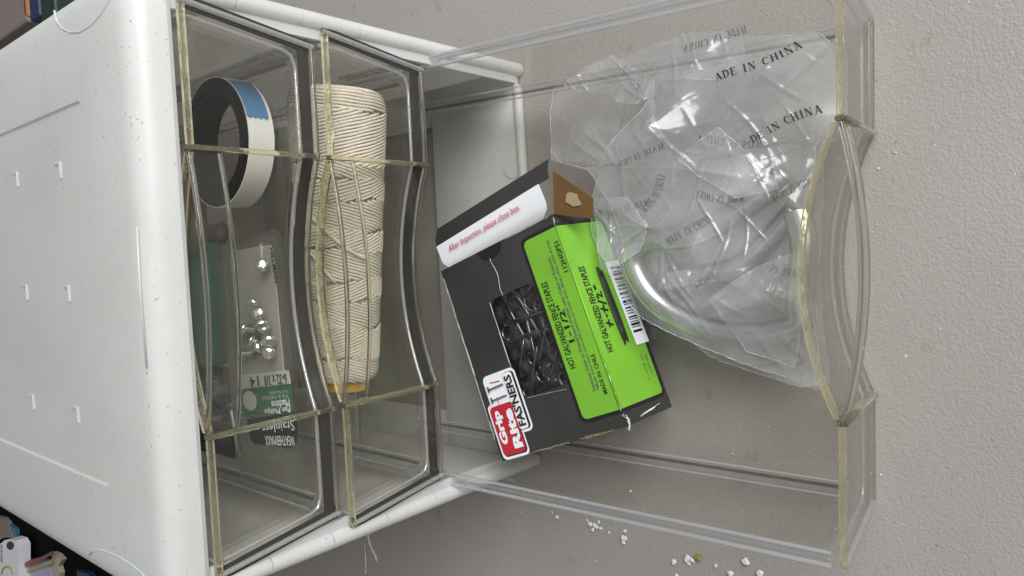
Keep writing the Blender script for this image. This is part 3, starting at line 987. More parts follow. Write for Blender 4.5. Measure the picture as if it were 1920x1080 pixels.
def lid_sheet(name, pr, v0, v1, mat, corner=0.0, skew=0.0):
    V, F = [], []
    m = len(pr)
    ny = 14
    for i, (u, w) in enumerate(pr):
        for j in range(ny):
            t = j / (ny - 1)
            ins = 0.0
            if corner and i == 0: ins = corner
            elif corner and i == 1: ins = corner * 0.25
            y = v0 + ins + (v1 - v0 - 2 * ins) * t
            du = skew * (1 - t)
            V.append((u + du, y, BH + w))
    for i in range(m - 1):
        for j in range(ny - 1):
            F.append((i * ny + j, i * ny + j + 1, (i + 1) * ny + j + 1, (i + 1) * ny + j))
    nv = len(V)
    V += [(x, y, z - 0.0005) for x, y, z in V]
    F2 = [(d + nv, c + nv, b + nv, a + nv) for a, b, c, d in F]
    ed = []
    for j in range(ny - 1):
        ed.append((j, j + 1, nv + j + 1, nv + j)); k = (m - 1) * ny + j; ed.append((k, k + 1, nv + k + 1, nv + k))
    for i in range(m - 1):
        k = i * ny; ed.append((k, k + ny, nv + k + ny, nv + k)); k += ny - 1; ed.append((k, k + ny, nv + k + ny, nv + k))
    o = link_mesh(name, V, F + F2 + ed, mat, bx); smooth_by_angle(o, 30)
    return o


lidp = lid_sheet('tuck_tongue', [(0.0935, -0.0032), (0.0962, -0.0010), (0.0990, 0.0004), (0.1075, 0.0012)], 0.0010, 0.0672, 'card_white', 0.006, 0.0030)
lid_sheet('lid_panel', [(0.1077, 0.0011), (0.1110, 0.0003), (0.1170, -0.0040)], -0.0050, 0.0672, 'card_black', 0.0, 0.0030)
put_text('lettering', 'After Inspection, please close box.', 'ink_red', bx, (0.1010, 0.0600, BH + 0.0016), (0.045, -1, 0.0), (1, 0.045, 0.06), 0.0465, 0.0040, 0.004, 0.25)
# brown inside of the dust flap at the front corner
iB = np.array((M_BOX.inverted() @ M_LOW))


def bxl(px, z):
    q = dl(px, FL + z); return Vector((iB @ np.array([q[0], q[1], q[2], 1.0]))[:3])


d0, d1, d2, d3 = bxl((1036, 320), BH + 0.0040), bxl((1112, 372), BH - 0.0020), bxl((1112, 410), BH - 0.0045), bxl((1039, 402), BH - 0.0004)
quad_slab('dust_flap', d3, d2, d1, d0, 0.0006, 'card_brown')
nn = (d2 - d3).cross(d0 - d3).normalized()
if nn.z < 0: nn = -nn
V = []
for t in np.linspace(0, 2 * math.pi, 13)[:-1]:
    s_, t_ = 0.52 + 0.20 * math.cos(t) * random.uniform(0.7, 1.2), 0.55 + 0.26 * math.sin(t) * random.uniform(0.7, 1.2)
    V.append(d3 + (d2 - d3) * s_ + (d0 - d3) * t_ * (1 - s_) + (d1 - d2) * t_ * s_ + nn * 0.0007)
link_mesh('glue_patch', V, [tuple(range(len(V)))], 'tan_paper', bx)
# half-moon thumb notch of the top face
v, f = prism([(BL - 0.0004 - 0.0050 * math.sin(t), 0.0375 + 0.0068 * math.cos(t)) for t in np.linspace(0, math.pi, 16)], BH + 0.0002, BH + 0.0009)
link_mesh('thumb_notch', v, f, 'ink_black', bx)

# green label wrapped over the front edge
lw = 0.0
ZT = BH + 0.0003


def face1(name, poly, mat, h):
    pp = [bulge((x, y, ZT + h)) for x, y in poly]
    return link_mesh(name, pp, [tuple(range(len(pp)))], mat, bx)


up2 = Vector((0, LEAN, BH)).normalized()
nrm2 = Vector((0, -BH, LEAN)).normalized()


def f2(u, w, h=0.0):
    return Vector((u, 0, BH)) + up2 * w + nrm2 * (0.0003 + h)


def face2(name, poly, mat, h):
    pp = [f2(u, w, h) for u, w in poly]
    return link_mesh(name, pp, [tuple(range(len(pp)))], mat, bx)


def half_round(u0, u1, t0, t1, r):
    """rectangle whose far corners (t1) are rounded"""
    pts = [(u0, t0), (u1, t0)]
    s = 1 if t1 > t0 else -1
    for k in range(6):
        a = rad(90 * k / 5); pts.append((u1 - r + r * math.cos(a), t1 - s * r + s * r * math.sin(a)))
    for k in range(6):
        a = rad(90 + 90 * k / 5); pts.append((u0 + r + r * math.cos(a), t1 - s * r + s * r * math.sin(a)))
    return pts


face1('label_border', half_round(0.0060, 0.0918, 0.0, 0.0206, 0.0035), 'ink_black', 0.0)
face1('green_label', half_round(0.0076, 0.0902, 0.0, 0.0190, 0.0025), 'card_green', 0.00015)
face2('label_border', half_round(0.0060, 0.0918, 0.0, -0.0322, 0.003), 'ink_black', 0.0)
face2('green_label', half_round(0.0076, 0.0902, 0.0, -0.0306, 0.002), 'card_green', 0.00015)
v, f = tube([(0.0077, -0.0001, BH + 0.0002), (0.0901, -0.0001, BH + 0.0002)], 0.0006, 8)
link_mesh('label_fold', v, f, 'card_green', bx, True)


def t1(body, u0, u1, vv, h, mat='ink_black', bold=0.0, shear=0.0, lift_=0.0004):
    put_text('lettering', body, mat, bx, (u0, vv, ZT + lift_), (1, 0, 0), (0, 1, 0), u1 - u0, h, bold, shear, lambda p: Vector(bulge(p)))


def t2(body, u0, u1, w, h, mat='ink_black', bold=0.0, shear=0.0):
    put_text('lettering', body, mat, bx, f2(u0, w, 0.0004), (1, 0, 0), up2, u1 - u0, h, bold, shear)


t1('HOT GALVANIZED FENCE STAPLES', 0.0300, 0.0698, 0.0136, 0.0033, bold=0.012)
t1('1-1/2"', 0.0408, 0.0580, 0.0098, 0.0032, bold=0.02)
t1('Stainless Steel or PrimeGuard treated with Color of Rebond.', 0.0180, 0.0790, 0.0078, 0.0016, 'ink_grey', 0.01)
t1('*Made from bent wire with points on both ends. Most often used during', 0.0180, 0.0860, 0.0056, 0.0016, 'ink_grey', 0.01)
t1('MADE IN: CHILE', 0.0155, 0.0330, 0.0028, 0.0020, bold=0.01)
t1('112HGFS1', 0.0700, 0.0840, 0.0012, 0.0024, bold=0.012)
t2('HOT GALVANIZED FENCE STAPLES', 0.0315, 0.0705, -0.0078, 0.0040, bold=0.02)
for k, (st_) in enumerate(([(0.0425, -0.0132), (0.0440, -0.0092)], [(0.0418, -0.0108), (0.0452, -0.0114)], [(0.0462, -0.0112), (0.0478, -0.0112)], [(0.0492, -0.0132), (0.0506, -0.0090)], [(0.0485, -0.0106), (0.0520, -0.0114)],
                          [(0.0522, -0.0136), (0.0542, -0.0088)], [(0.0552, -0.0100), (0.0562, -0.0092), (0.0572, -0.0100), (0.0556, -0.0126), (0.0582, -0.0128)], [(0.0592, -0.0094), (0.0600, -0.0104)], [(0.0604, -0.0092), (0.0612, -0.0103)])):
    link_mesh('pen_stroke', *tube([f2(a_, b_, 0.0004) for a_, b_ in st_], 0.00045, 6), 'ink_black', bx)
# pen strokes struck through in ovals
for k, (c, ln, hh) in enumerate(((-0.0168, 0.0175, 0.0016), (-0.0176, 0.0160, 0.0013), (-0.0160, 0.0182, 0.0010), (-0.0185, 0.0168, 0.0008))):
    pts = [f2(0.0515 + ln * math.cos(t) - 0.0004 * k, c + hh * math.sin(t) + 0.0006 * math.cos(t), 0.0006) for t in np.linspace(0, 2 * math.pi, 40)[:-1]]
    link_mesh('pen_oval', *tube(pts, 0.00024, 5, closed=True), 'ink_black', bx)
face2('barcode_label', [(0.0310, -0.0238), (0.0705, -0.0222), (0.0705, -0.0325), (0.0310, -0.0333)], 'card_white', 0.0005)
u = 0.0365
k = 0
while u < 0.0685:
    w_ = random.choice((0.0004, 0.0007, 0.0011))
    face2('bar', [(u, -0.0248), (u + w_, -0.0248), (u + w_, -0.0312), (u, -0.0314)], 'ink_black', 0.0007)
    u += w_ + random.choice((0.0005, 0.0008, 0.0012))
t2('7', 0.0328, 0.0340, -0.0300, 0.0018)
t2('1-1/2 in', 0.0150, 0.0265, -0.0250, 0.0013, 'ink_grey')
t2('LOT 22', 0.0170, 0.0255, -0.0282, 0.0013, 'ink_grey')
# sticker with the red block and the two drawn screws
face1('sticker', rr_poly(0.0100, 0.0400, 0.0458, 0.0660, 0.0028), 'card_white', 0.0002)
face1('sticker', rr_poly(0.0000, 0.0268, 0.0520, 0.0684, 0.0026), 'card_white', 0.00024)
face1('sticker_backing', rr_poly(0.0012, 0.0253, 0.0528, 0.0672, 0.0022), 'ink_black', 0.00032)  # black print behind the red block
face1('red_block', rr_poly(0.0018, 0.0252, 0.0534, 0.0674, 0.0022), 'red', 0.00040)
face1('sticker_line', rr_poly(0.0112, 0.0386, 0.0468, 0.0536, 0.0018), 'ink_black', 0.00028)
face1('sticker_field', rr_poly(0.0116, 0.0384, 0.0480, 0.0534, 0.0014), 'card_white', 0.00034)
t1('Grip', 0.0070, 0.0232, 0.0606, 0.0056, 'card_white', 0.05, lift_=0.0007)
t1('Rite', 0.0040, 0.0225, 0.0542, 0.0054, 'card_white', 0.05, lift_=0.0007)
t1("FAS'NERS", 0.0130, 0.0372, 0.0486, 0.0044, 'ink_black', 0.03, lift_=0.0007)
for uu, th in ((0.0285, 0.0005), (0.0338, 0.0006)):
    link_mesh('drawn_screw', *merge([tube([(uu - 0.0004, 0.0636, ZT + 0.0008), (uu, 0.0545, ZT + 0.0008)], th, 6), box_mesh(uu - 0.0016, uu + 0.0012, 0.0634, 0.0642, ZT + 0.0006, ZT + 0.0011)]), 'steel_dark', bx)
face1('red_line', [(0.0355, 0.0560), (0.0360, 0.0560), (0.0366, 0.0620), (0.0361, 0.0620)], 'red', 0.0004)
face1('red_line', [(0.0252, 0.0605), (0.0292, 0.0605), (0.0292, 0.0609), (0.0252, 0.0609)], 'red', 0.0004)
t1('TM', 0.0255, 0.0270, 0.0655, 0.0010, 'red', lift_=0.0007)
# torn and scuffed edges of the card
def fray(name, pts, r, mat='paper_torn', jit=0.0004):
    # a bundle of fine paper fibres along the worn edge
    P = [Vector(p) for p in pts]
    parts = []
    n_ = max(3, int(r / 0.00008))
    for k in range(n_):
        i0 = random.randint(0, len(P) // 2); i1 = min(len(P), i0 + random.randint(3, len(P)))
        if i1 - i0 < 3: continue
        off = Vector((random.uniform(-1, 1), random.uniform(-1, 1), random.uniform(0, 0.4))) * r * 0.8
        pp = [p + off + Vector((random.uniform(-jit, jit), random.uniform(-jit, jit), random.uniform(0, jit * 0.5))) * 0.7 for p in P[i0:i1]]
        parts.append(tube(pp, random.uniform(0.00008, 0.00017), 4, scale=[random.uniform(0.4, 1.4) for _ in pp]))
    link_mesh(name, *merge(parts), mat, bx)


fray('torn_edge', [(0.0022 + 0.0285 * t, -0.0002, BH + 0.0005) for t in np.linspace(0, 1, 20)], 0.00035, 'card_white', 0.0003)
fray('torn_edge', [(0.0060 - 0.0075 * t, -0.0004 - 0.002 * math.sin(t * 3), BH + 0.0006) for t in np.linspace(0, 1, 12)], 0.0007, 'card_white', 0.0007)
fray('torn_edge', [(0.0002, 0.004 + 0.020 * t, BH + 0.0002) for t in np.linspace(0, 1, 14)], 0.0005, 'tan_paper', 0.0003)
fray('torn_edge', [(0.0001, 0.028 + 0.036 * t, BH + 0.0001) for t in np.linspace(0, 1, 18)], 0.0004, 'tan_paper', 0.0004)
fray('torn_edge', [(0.0016 + 0.002 * t, -0.002 - 0.0035 * t, BH - 0.008 - 0.016 * t) for t in np.linspace(0, 1, 14)], 0.0005, 'card_white', 0.0002)
fray('crease', [(0.0935 - 0.0215 * t, 0.0385 + 0.0006 * math.sin(t * 9), BH + 0.0005) for t in np.linspace(0, 1, 18)], 0.00010, 'label_grey', 0.00015)
fray('crease', [(0.0245 - 0.002 * t, 0.046 - 0.024 * t, BH + 0.0004) for t in np.linspace(0, 1, 12)], 0.00010, 'label_grey', 0.0001)
fray('crease', [(0.0245 + 0.047 * t, 0.0476, BH + 0.0003) for t in np.linspace(0, 1, 14)], 0.00014, 'paper_torn', 0.0001)

fray('worn_edge', [(0.004 + 0.088 * t, BW - 0.0003, BH + 0.0001) for t in np.linspace(0, 1, 40)], 0.0005, 'label_grey', 0.0002)
fray('worn_edge', [(BL - 0.0002, 0.002 + 0.026 * t, BH + 0.0002) for t in np.linspace(0, 1, 16)], 0.0004, 'label_grey', 0.0002)
fray('worn_edge', [(0.0905 + 0.004 * t, 0.0001, BH + 0.0002) for t in np.linspace(0, 1, 8)], 0.0005, 'label_grey', 0.0002)
fray('worn_edge', [(0.0003 + 0.0002 * t, -LEAN + 0.001 + 0.005 * t, 0.003 + 0.026 * t) for t in np.linspace(0, 1, 14)], 0.0004, 'tan_paper', 0.0002)
# staples heaped in the box under the film
def staple_mesh():
    pts = []
    for t in np.linspace(0, 1, 6): pts.append((-0.0042, -0.017 + 0.026 * t, 0))
    for a in np.linspace(180, 0, 9): pts.append((0.0042 * math.cos(rad(a)), 0.009 + 0.0042 * math.sin(rad(a)), 0))
    for t in np.linspace(1, 0, 6): pts.append((0.0042, -0.017 + 0.026 * t, 0))
    sc = [0.15, 0.7] + [1] * (len(pts) - 4) + [0.7, 0.15]
    return tube(pts, 0.0010, 7, scale=sc)


sm = staple_mesh()
proto = None
for i in range(28):
    u_, v_ = random.uniform(0.026, 0.072), random.uniform(0.018, 0.050)
    z_ = 0.006 + 0.0012 * (i % 16) + random.uniform(0, 0.0015)
    mw = M_BOX @ Matrix.Translation((u_, v_, min(z_, BH - 0.0075))) @ Matrix.Rotation(random.uniform(0, 6.28), 4, 'Z') @ Matrix.Rotation(random.uniform(-0.14, 0.14), 4, 'X') @ Matrix.Rotation(random.uniform(-0.2, 0.2), 4, 'Y')
    if proto is None:
        proto = link_mesh('fence_staple', *sm, 'steel_dark', None, True, mw)
        tag(proto, 'grey metal fence staple heaped behind the window of the black box', 'staple', 'fence staples in the box')
    else:
        c = proto.copy(); col.objects.link(c); c.matrix_world = mw

# ------------------------------------------------------------------ open drawer: metal hose inside the clear bag
def smooth_path(pts, n=12, closed=False):
    P = [np.array(p, float) for p in pts]
    N = len(P); out = []
    for i in range(N if closed else N - 1):
        p0_ = P[(i - 1) % N] if (i > 0 or closed) else P[0]
        p1_, p2_ = P[i % N], P[(i + 1) % N]
        p3_ = P[(i + 2) % N] if (i + 2 < N or closed) else P[-1]
        for k in range(n):
            t = k / n
            out.append(0.5 * ((2 * p1_) + (-p0_ + p2_) * t + (2 * p0_ - 5 * p1_ + 4 * p2_ - p3_) * t * t + (-p0_ + 3 * p1_ - 3 * p2_ + p3_) * t ** 3))
    if not closed: out.append(P[-1])
    return out


hose = empty('metal_hose', 'coiled chrome tube inside the clear printed bag', 'hose', None, M_LOW)
def low(px, z): 
    q = dl(px, z); return (q[0], q[1], q[2])


pathA = [low((1475, 325), 0.0175), low((1400, 385), 0.0175), low((1300, 440), 0.017), low((1215, 452), 0.0165), low((1187, 490), 0.0155), low((1225, 560), 0.0145), low((1310, 612), 0.0145), low((1410, 628), 0.0145), low((1495, 610), 0.0145)]
pathA += [(dl((1530, 560), 0.015)[0], 0.0225, 0.0145), (0.008, 0.0205, 0.0145), (0.022, 0.0235, 0.0145)]
v, f = tube(smooth_path(pathA, 12), 0.0052, 16)
link_mesh('tube_coil', v, f, 'steel', hose, True)
pathB = [low((1490, 395), 0.013), low((1440, 450), 0.0125), low((1380, 500), 0.0125), low((1290, 520), 0.0125)]
v, f = tube(smooth_path(pathB, 12), 0.0046, 14)
link_mesh('tube_end', v, f, 'steel_dark', hose, True)
for px, z in (((1290, 520), 0.0125),):
    a = np.array(low((1300, 518), z)); b = np.array(low((1262, 524), z))
    v, f = tube([a, a + (b - a) * 0.3, b], 0.0066, 6)
    link_mesh('hex_nut', v, f, 'steel', hose)

# ------------------------------------------------------------------ clear bag
WAVES = []
for lam, amp, n_ in ((0.062, 0.0072, 6), (0.034, 0.0034, 6), (0.017, 0.0006, 5)):
    for _ in range(n_):
        a = rng.uniform(0, math.pi)
        WAVES.append((math.cos(a) / lam, math.sin(a) / lam, rng.uniform(0, 1), amp * rng.uniform(0.5, 1.2), rng.uniform(0, 6.28), rng.uniform(0, 6.28), rng.uniform(18, 60), rng.uniform(18, 60)))

RIDGES = []
for _ in range(16):
    a = rng.uniform(0, math.pi); lam = rng.uniform(0.014, 0.04)
    RIDGES.append((math.cos(a) / lam, math.sin(a) / lam, rng.uniform(0, 1), lam, rng.uniform(40, 110), rng.uniform(40, 110)))


def crumple(x, y, seed=0.0, gain=1.0):
    z = np.zeros_like(x)
    for i, (fx, fy, ph, am, m1, m2, g1, g2) in enumerate(WAVES):
        wq = 0.16 * np.sin(g1 * x * 0.8 + m1 + seed) + 0.16 * np.sin(g2 * y * 0.8 + m2 + seed * 2)
        t = fx * x + fy * y + ph + wq + seed * (0.37 + 0.11 * i)
        tri = np.abs((t % 1.0) - 0.5) * 2
        mask = np.clip(0.5 + 0.9 * np.sin(g2 * x + m1 * 2 + seed) * np.sin(g1 * y + m2 * 3), 0, 1)
        z += am * (tri ** 1.5 - 0.4) * mask
    for i, (fx, fy, ph, lam, g1, g2) in enumerate(RIDGES):
        t = fx * x + fy * y + ph + seed * (0.23 + 0.17 * i) + 0.10 * np.sin(g1 * x + seed + i) + 0.10 * np.sin(g2 * y + i * 2)
        dist = np.abs((t % 1.0) - 0.5) * lam
        mask = np.clip(1.4 * np.sin(g1 * 1.3 * y + i + seed) * np.sin(g2 * 1.2 * x + 2 * i) - 0.18, 0, 1)
        z += 0.00060 * np.exp(-(dist / 0.0007) ** 2) * mask
    return z * gain


def gauss(x, y, cx, cy_, sx, sy, h):
    return h * np.exp(-((x - cx) / sx) ** 2 - ((y - cy_) / sy) ** 2)


HP = np.array(pathA)


def z_top(x, y):
    x = np.asarray(x, float); y = np.asarray(y, float)
    z = 0.0245 + gauss(x, y, 0.010, 0.045, 0.045, 0.045, 0.0085) + gauss(x, y, -0.005, 0.075, 0.03, 0.03, 0.006)
    z = z + gauss(x, y, 0.075, 0.06, 0.03, 0.05, 0.004) - gauss(x, y, -0.045, 0.03, 0.03, 0.05, 0.006)
    return z + crumple(x, y, 0.0, 0.9)


def z_bot(x, y):
    x = np.asarray(x, float); y = np.asarray(y, float)
    return 0.0086 + np.clip(crumple(x, y, 2.3, 0.45), -0.001, 0.01) + 0.0012


def px_on(fn, px):
    z = 0.025
    for _ in range(14):
        q = dl(px, z); z = 0.5 * z + 0.5 * float(fn(q[0], q[1]))
    return q[0], q[1]


def sheet(outline, fn, nb=260, nr=84, jag=0.0, centre=None):
    P = np.array(outline, float)
    seg = np.linalg.norm(np.roll(P, -1, 0) - P, axis=1); cum = np.concatenate([[0], np.cumsum(seg)])
    B = []
    for k in range(nb):
        s_ = cum[-1] * k / nb; i = min(np.searchsorted(cum, s_, 'right') - 1, len(P) - 1)
        t = (s_ - cum[i]) / seg[i]
        B.append(P[i] * (1 - t) + P[(i + 1) % len(P)] * t)
    B = np.array(B)
    B += rng.normal(0, jag, B.shape)
    c = np.array(centre) if centre is not None else P.mean(0)
    V = [(c[0], c[1], float(fn(c[0], c[1])))]
    F = []
    S = (np.arange(1, nr + 1) / nr) ** 0.85
    for s_ in S:
        q = c + (B - c) * s_
        z = fn(q[:, 0], q[:, 1])
        V += [(q[k, 0], q[k, 1], z[k]) for k in range(nb)]
    for k in range(nb): F.append((0, 1 + k, 1 + (k + 1) % nb))
    for r in range(nr - 1):
        for k in range(nb):
            a = 1 + r * nb + k; b = 1 + r * nb + (k + 1) % nb
            F.append((a, b, b + nb, a + nb))
    return V, F, [(B[k, 0], B[k, 1], float(fn(B[k, 0], B[k, 1]))) for k in range(nb)]


def film(name, outline, fn, nb=420, nr=120, jag=0.00014):
    V, F, edge = sheet(outline, fn, nb, nr, jag)
    o_ = link_mesh(name, V, F, 'bag', bag, True)
    link_mesh('film_edge_glint', *tube(edge, 0.00016, 5, closed=True, scale=[random.uniform(0.3, 1.4) for _ in edge]), 'bag_edge_glint', o_, True)  # thin pale outline added as the film's edge highlight


bag = empty('plastic_bag', 'crumpled clear bag printed MADE IN CHINA lying in the open drawer', 'bag', None, M_LOW)
FYI = 0.0045     # inside of the drawer front
top_px = [(1150, 112), (1215, 88), (1285, 62), (1330, 60), (1400, 66), (1470, 63), (1535, 62)]
o_top = [px_on(z_top, p) for p in top_px]
o_top += [(0.079, 0.006), (0.0505, 0.0042), (0.046, 0.0135), (0.025, 0.0150), (0.0, 0.0160), (-0.025, 0.0150), (-0.046, 0.0125)]
o_top += [px_on(z_top, p) for p in ((1505, 722), (1430, 694), (1340, 660), (1240, 616), (1196, 590), (1165, 545), (1128, 500), (1110, 440), (1104, 385), (1125, 310), (1160, 250), (1205, 205), (1222, 170), (1180, 140))]
film('upper_film', o_top, z_top)
bot_px = [(1036, 168), (1070, 145), (1110, 118), (1146, 104), (1168, 112), (1198, 96), (1285, 64), (1400, 70), (1535, 68)]
o_bot = [px_on(z_bot, p) for p in bot_px]
o_bot += [(0.080, 0.006), (0.0505, 0.0045), (0.046, 0.0137), (0.0, 0.0162), (-0.046, 0.0127)]
o_bot += [px_on(z_bot, p) for p in ((1500, 726), (1420, 700), (1330, 668))]
o_bot += [(-0.018, 0.088), (0.006, 0.098), (0.030, 0.108), (0.046, 0.118)] + [px_on(z_bot, p) for p in ((1034, 300), (1032, 230))]
film('lower_film', o_bot, z_bot)


# folded-over flaps with their own bright creases
def flap(pts, hgt, seed, gain=0.6):
    def fn(x, y): return z_top(x, y) + hgt + crumple(np.asarray(x, float), np.asarray(y, float), seed, gain)
    o_ = [px_on(fn, p) for p in pts]
    film('folded_film', o_, fn, 180, 60, 0.00010)


flap([(1100, 128), (1147, 104), (1170, 118), (1225, 150), (1228, 178), (1190, 195), (1158, 192), (1145, 172), (1080, 170), (1055, 158)], -0.004, 5.1, 1.3)
flap([(1285, 64), (1390, 66), (1396, 110), (1340, 150), (1240, 152), (1215, 112)], 0.0012, 7.7, 0.5)
flap([(1270, 297), (1345, 238), (1420, 300), (1462, 352), (1380, 372), (1310, 330)], 0.0012, 3.9, 0.5)
flap([(1108, 372), (1175, 370), (1215, 420), (1200, 470), (1150, 505), (1120, 470)], 0.0012, 9.2, 0.8)
flap([(1330, 560), (1420, 500), (1500, 470), (1505, 560), (1490, 690), (1400, 660)], 0.0012, 11.0, 0.6)

# ---- printed roman capitals
def roman(ch):
    T, t_ = 0.20, 0.07
    S = []
    def st(x0, y0, x1, y1, w): S.append((x0, y0, x1, y1, w))
    def serif(x, y, w=0.30): st(x - w / 2, y, x + w / 2, y, 0.06)
    W_ = 0.8
    if ch == 'M':
        W_ = 1.0
        st(0.16, 0, 0.16, 1, t_); st(0.84, 0, 0.84, 1, T); st(0.17, 1, 0.47, 0.05, T); st(0.80, 1, 0.47, 0.05, t_)
        for x, y in ((0.14, 0.03), (0.86, 0.03), (0.13, 0.97), (0.87, 0.97)): serif(x, y)
    elif ch == 'A':
        st(0.12, 0, 0.42, 1, t_); st(0.42, 1, 0.72, 0, T); st(0.22, 0.33, 0.60, 0.33, t_); serif(0.10, 0.03); serif(0.72, 0.03)
    elif ch == 'D':
        st(0.17, 0, 0.17, 1, T); serif(0.15, 0.03); serif(0.15, 0.97)
        pr = (0.2, 0.97)
        for a in np.linspace(90, -90, 9):
            q = (0.30 + 0.45 * math.cos(rad(a)), 0.5 + 0.47 * math.sin(rad(a))); st(*pr, *q, t_ + (T - t_) * math.cos(rad(a))); pr = q
        st(*pr, 0.2, 0.03, t_)
    elif ch == 'E':
        W_ = 0.72
        st(0.17, 0, 0.17, 1, T); serif(0.13, 0.03); serif(0.13, 0.97); st(0.1, 0.97, 0.62, 0.97, t_); st(0.1, 0.03, 0.66, 0.03, t_); st(0.2, 0.52, 0.48, 0.52, t_)
        st(0.62, 1, 0.62, 0.78, t_); st(0.66, 0, 0.66, 0.24, t_); st(0.48, 0.62, 0.48, 0.40, t_)
    elif ch == 'I':
        W_ = 0.42
        st(0.2, 0, 0.2, 1, T); serif(0.2, 0.03, 0.36); serif(0.2, 0.97, 0.36)
    elif ch == 'N':
        W_ = 0.9
        st(0.15, 0, 0.15, 1, t_); st(0.75, 0, 0.75, 1, t_); st(0.16, 1, 0.74, 0.02, T); serif(0.15, 0.03); serif(0.13, 0.97); serif(0.75, 0.97)
    elif ch == 'C':
        pr = None
        for a in np.linspace(45, 315, 14):
            q = (0.44 + 0.36 * math.cos(rad(a)), 0.5 + 0.48 * math.sin(rad(a)))
            if pr: st(*pr, *q, t_ + (T - t_) * max(0, -math.cos(rad(a))))
            pr = q
        st(0.69, 1, 0.69, 0.68, t_)
    elif ch == 'H':
        W_ = 0.92
        st(0.17, 0, 0.17, 1, T); st(0.73, 0, 0.73, 1, T); st(0.17, 0.52, 0.73, 0.52, t_)
        for x in (0.17, 0.73): serif(x, 0.03, 0.34); serif(x, 0.97, 0.34)
    else:
        return [], 0.45
    return S, W_


def roman_text(body, gap=0.22):
    V, F, x = [], [], 0.0
    for ch in body:
        S, w = roman(ch)
        for (x0, y0, x1, y1, wd) in S:
            d = np.array([x1 - x0, y1 - y0]); L = np.linalg.norm(d); d = d / max(L, 1e-6); nn_ = np.array([-d[1], d[0]]) * wd / 2
            b = len(V); m = max(1, int(L / 0.34))
            for k in range(m + 1):
                q = np.array([x0, y0]) + d * L * k / m
                V.append((x + q[0] + nn_[0], q[1] + nn_[1])); V.append((x + q[0] - nn_[0], q[1] - nn_[1]))
            for k in range(m): F.append((b + 2 * k, b + 2 * k + 1, b + 2 * k + 3, b + 2 * k + 2))
        x += w + gap
    return np.array(V), F, x - gap


thin_clear('print_black', (0.35, 0.35, 0.36), gloss=0.3, rough=0.3, haze=0.93, haze_col=(0.035, 0.035, 0.04), translucent=0.1)
thin_clear('print_grey', (0.7, 0.7, 0.71), gloss=0.3, rough=0.3, haze=0.50, haze_col=(0.10, 0.10, 0.105), translucent=0.1)
thin_clear('print_faint', (0.8, 0.8, 0.81), gloss=0.3, rough=0.3, haze=0.30, haze_col=(0.16, 0.16, 0.165), translucent=0.1)


def bag_print(body, pa, pb, hpx, mat, mirror=False, fn=z_top, lift_=0.0006):
    """body runs from photo point pa to pb over the film; hpx is the letter height in photo pixels"""
    V, F, L = roman_text(body)
    A, Bp = np.array(pa, float), np.array(pb, float)
    d = (Bp - A); n_ = np.array([d[1], -d[0]]) / np.linalg.norm(d)
    if mirror: A, d = Bp, A - Bp
    a = np.array(px_on(fn, A)); b = np.array(px_on(fn, A + d)); c = np.array(px_on(fn, A + n_ * hpx))
    X = []
    for q in V:
        p = a + (b - a) * q[0] / L + (c - a) * q[1]
        p = p + np.array([math.sin(p[1] * 190 + p[0] * 70), math.sin(p[0] * 170 - p[1] * 90)]) * 0.0008
        X.append((p[0], p[1], float(fn(p[0], p[1])) + lift_))
    link_mesh('printing', X, F, mat, bag)


bag_print('ADE IN CHINA', (1348, 156), (1503, 93), 14, 'print_black')
bag_print('DE IN CHINA', (1408, 266), (1546, 210), 14, 'print_black')
bag_print('MADE IN CHINA', (1285, 95), (1400, 66), 14, 'print_grey', True)
bag_print('MADE IN CHINA', (1310, 270), (1425, 276), 13, 'print_grey', True)
bag_print('MADE IN CHINA', (1160, 320), (1250, 276), 12, 'print_grey', True)
bag_print('MADE IN CHINA', (1305, 372), (1400, 380), 14, 'print_grey', True)
bag_print('MADE IN CHINA', (1212, 395), (1250, 330), 13, 'print_grey')
bag_print('MADE IN CHINA', (1258, 462), (1335, 410), 13, 'print_grey')
bag_print('MADE IN CHINA', (1146, 412), (1215, 380), 12, 'print_grey', True)
bag_print('MADE IN CHINA', (1458, 380), (1520, 340), 13, 'print_grey', True)
bag_print('MADE IN', (1440, 505), (1500, 520), 13, 'print_faint', True)
bag_print('CHINA', (1310, 540), (1345, 520), 12, 'print_faint', True)
bag_print('CHINA', (1475, 640), (1490, 690), 12, 'print_faint')

# ------------------------------------------------------------------ crumbs, glue and hairs on the table
def crumb_mesh(seed, flat=0.5):
    r = random.Random(seed)
    bm = bmesh.new(); bmesh.ops.create_icosphere(bm, subdivisions=2, radius=1)
    for v in bm.verts:
        v.co *= r.uniform(0.65, 1.15); v.co.z = (v.co.z + 1.0) * 0.5 * flat * 2
        v.co.z = max(v.co.z, 0)
    V = [tuple(v.co) for v in bm.verts]; bm.verts.index_update()
    F = [tuple(v.index for v in f_.verts) for f_ in bm.faces]
    bm.free()
    return V, F


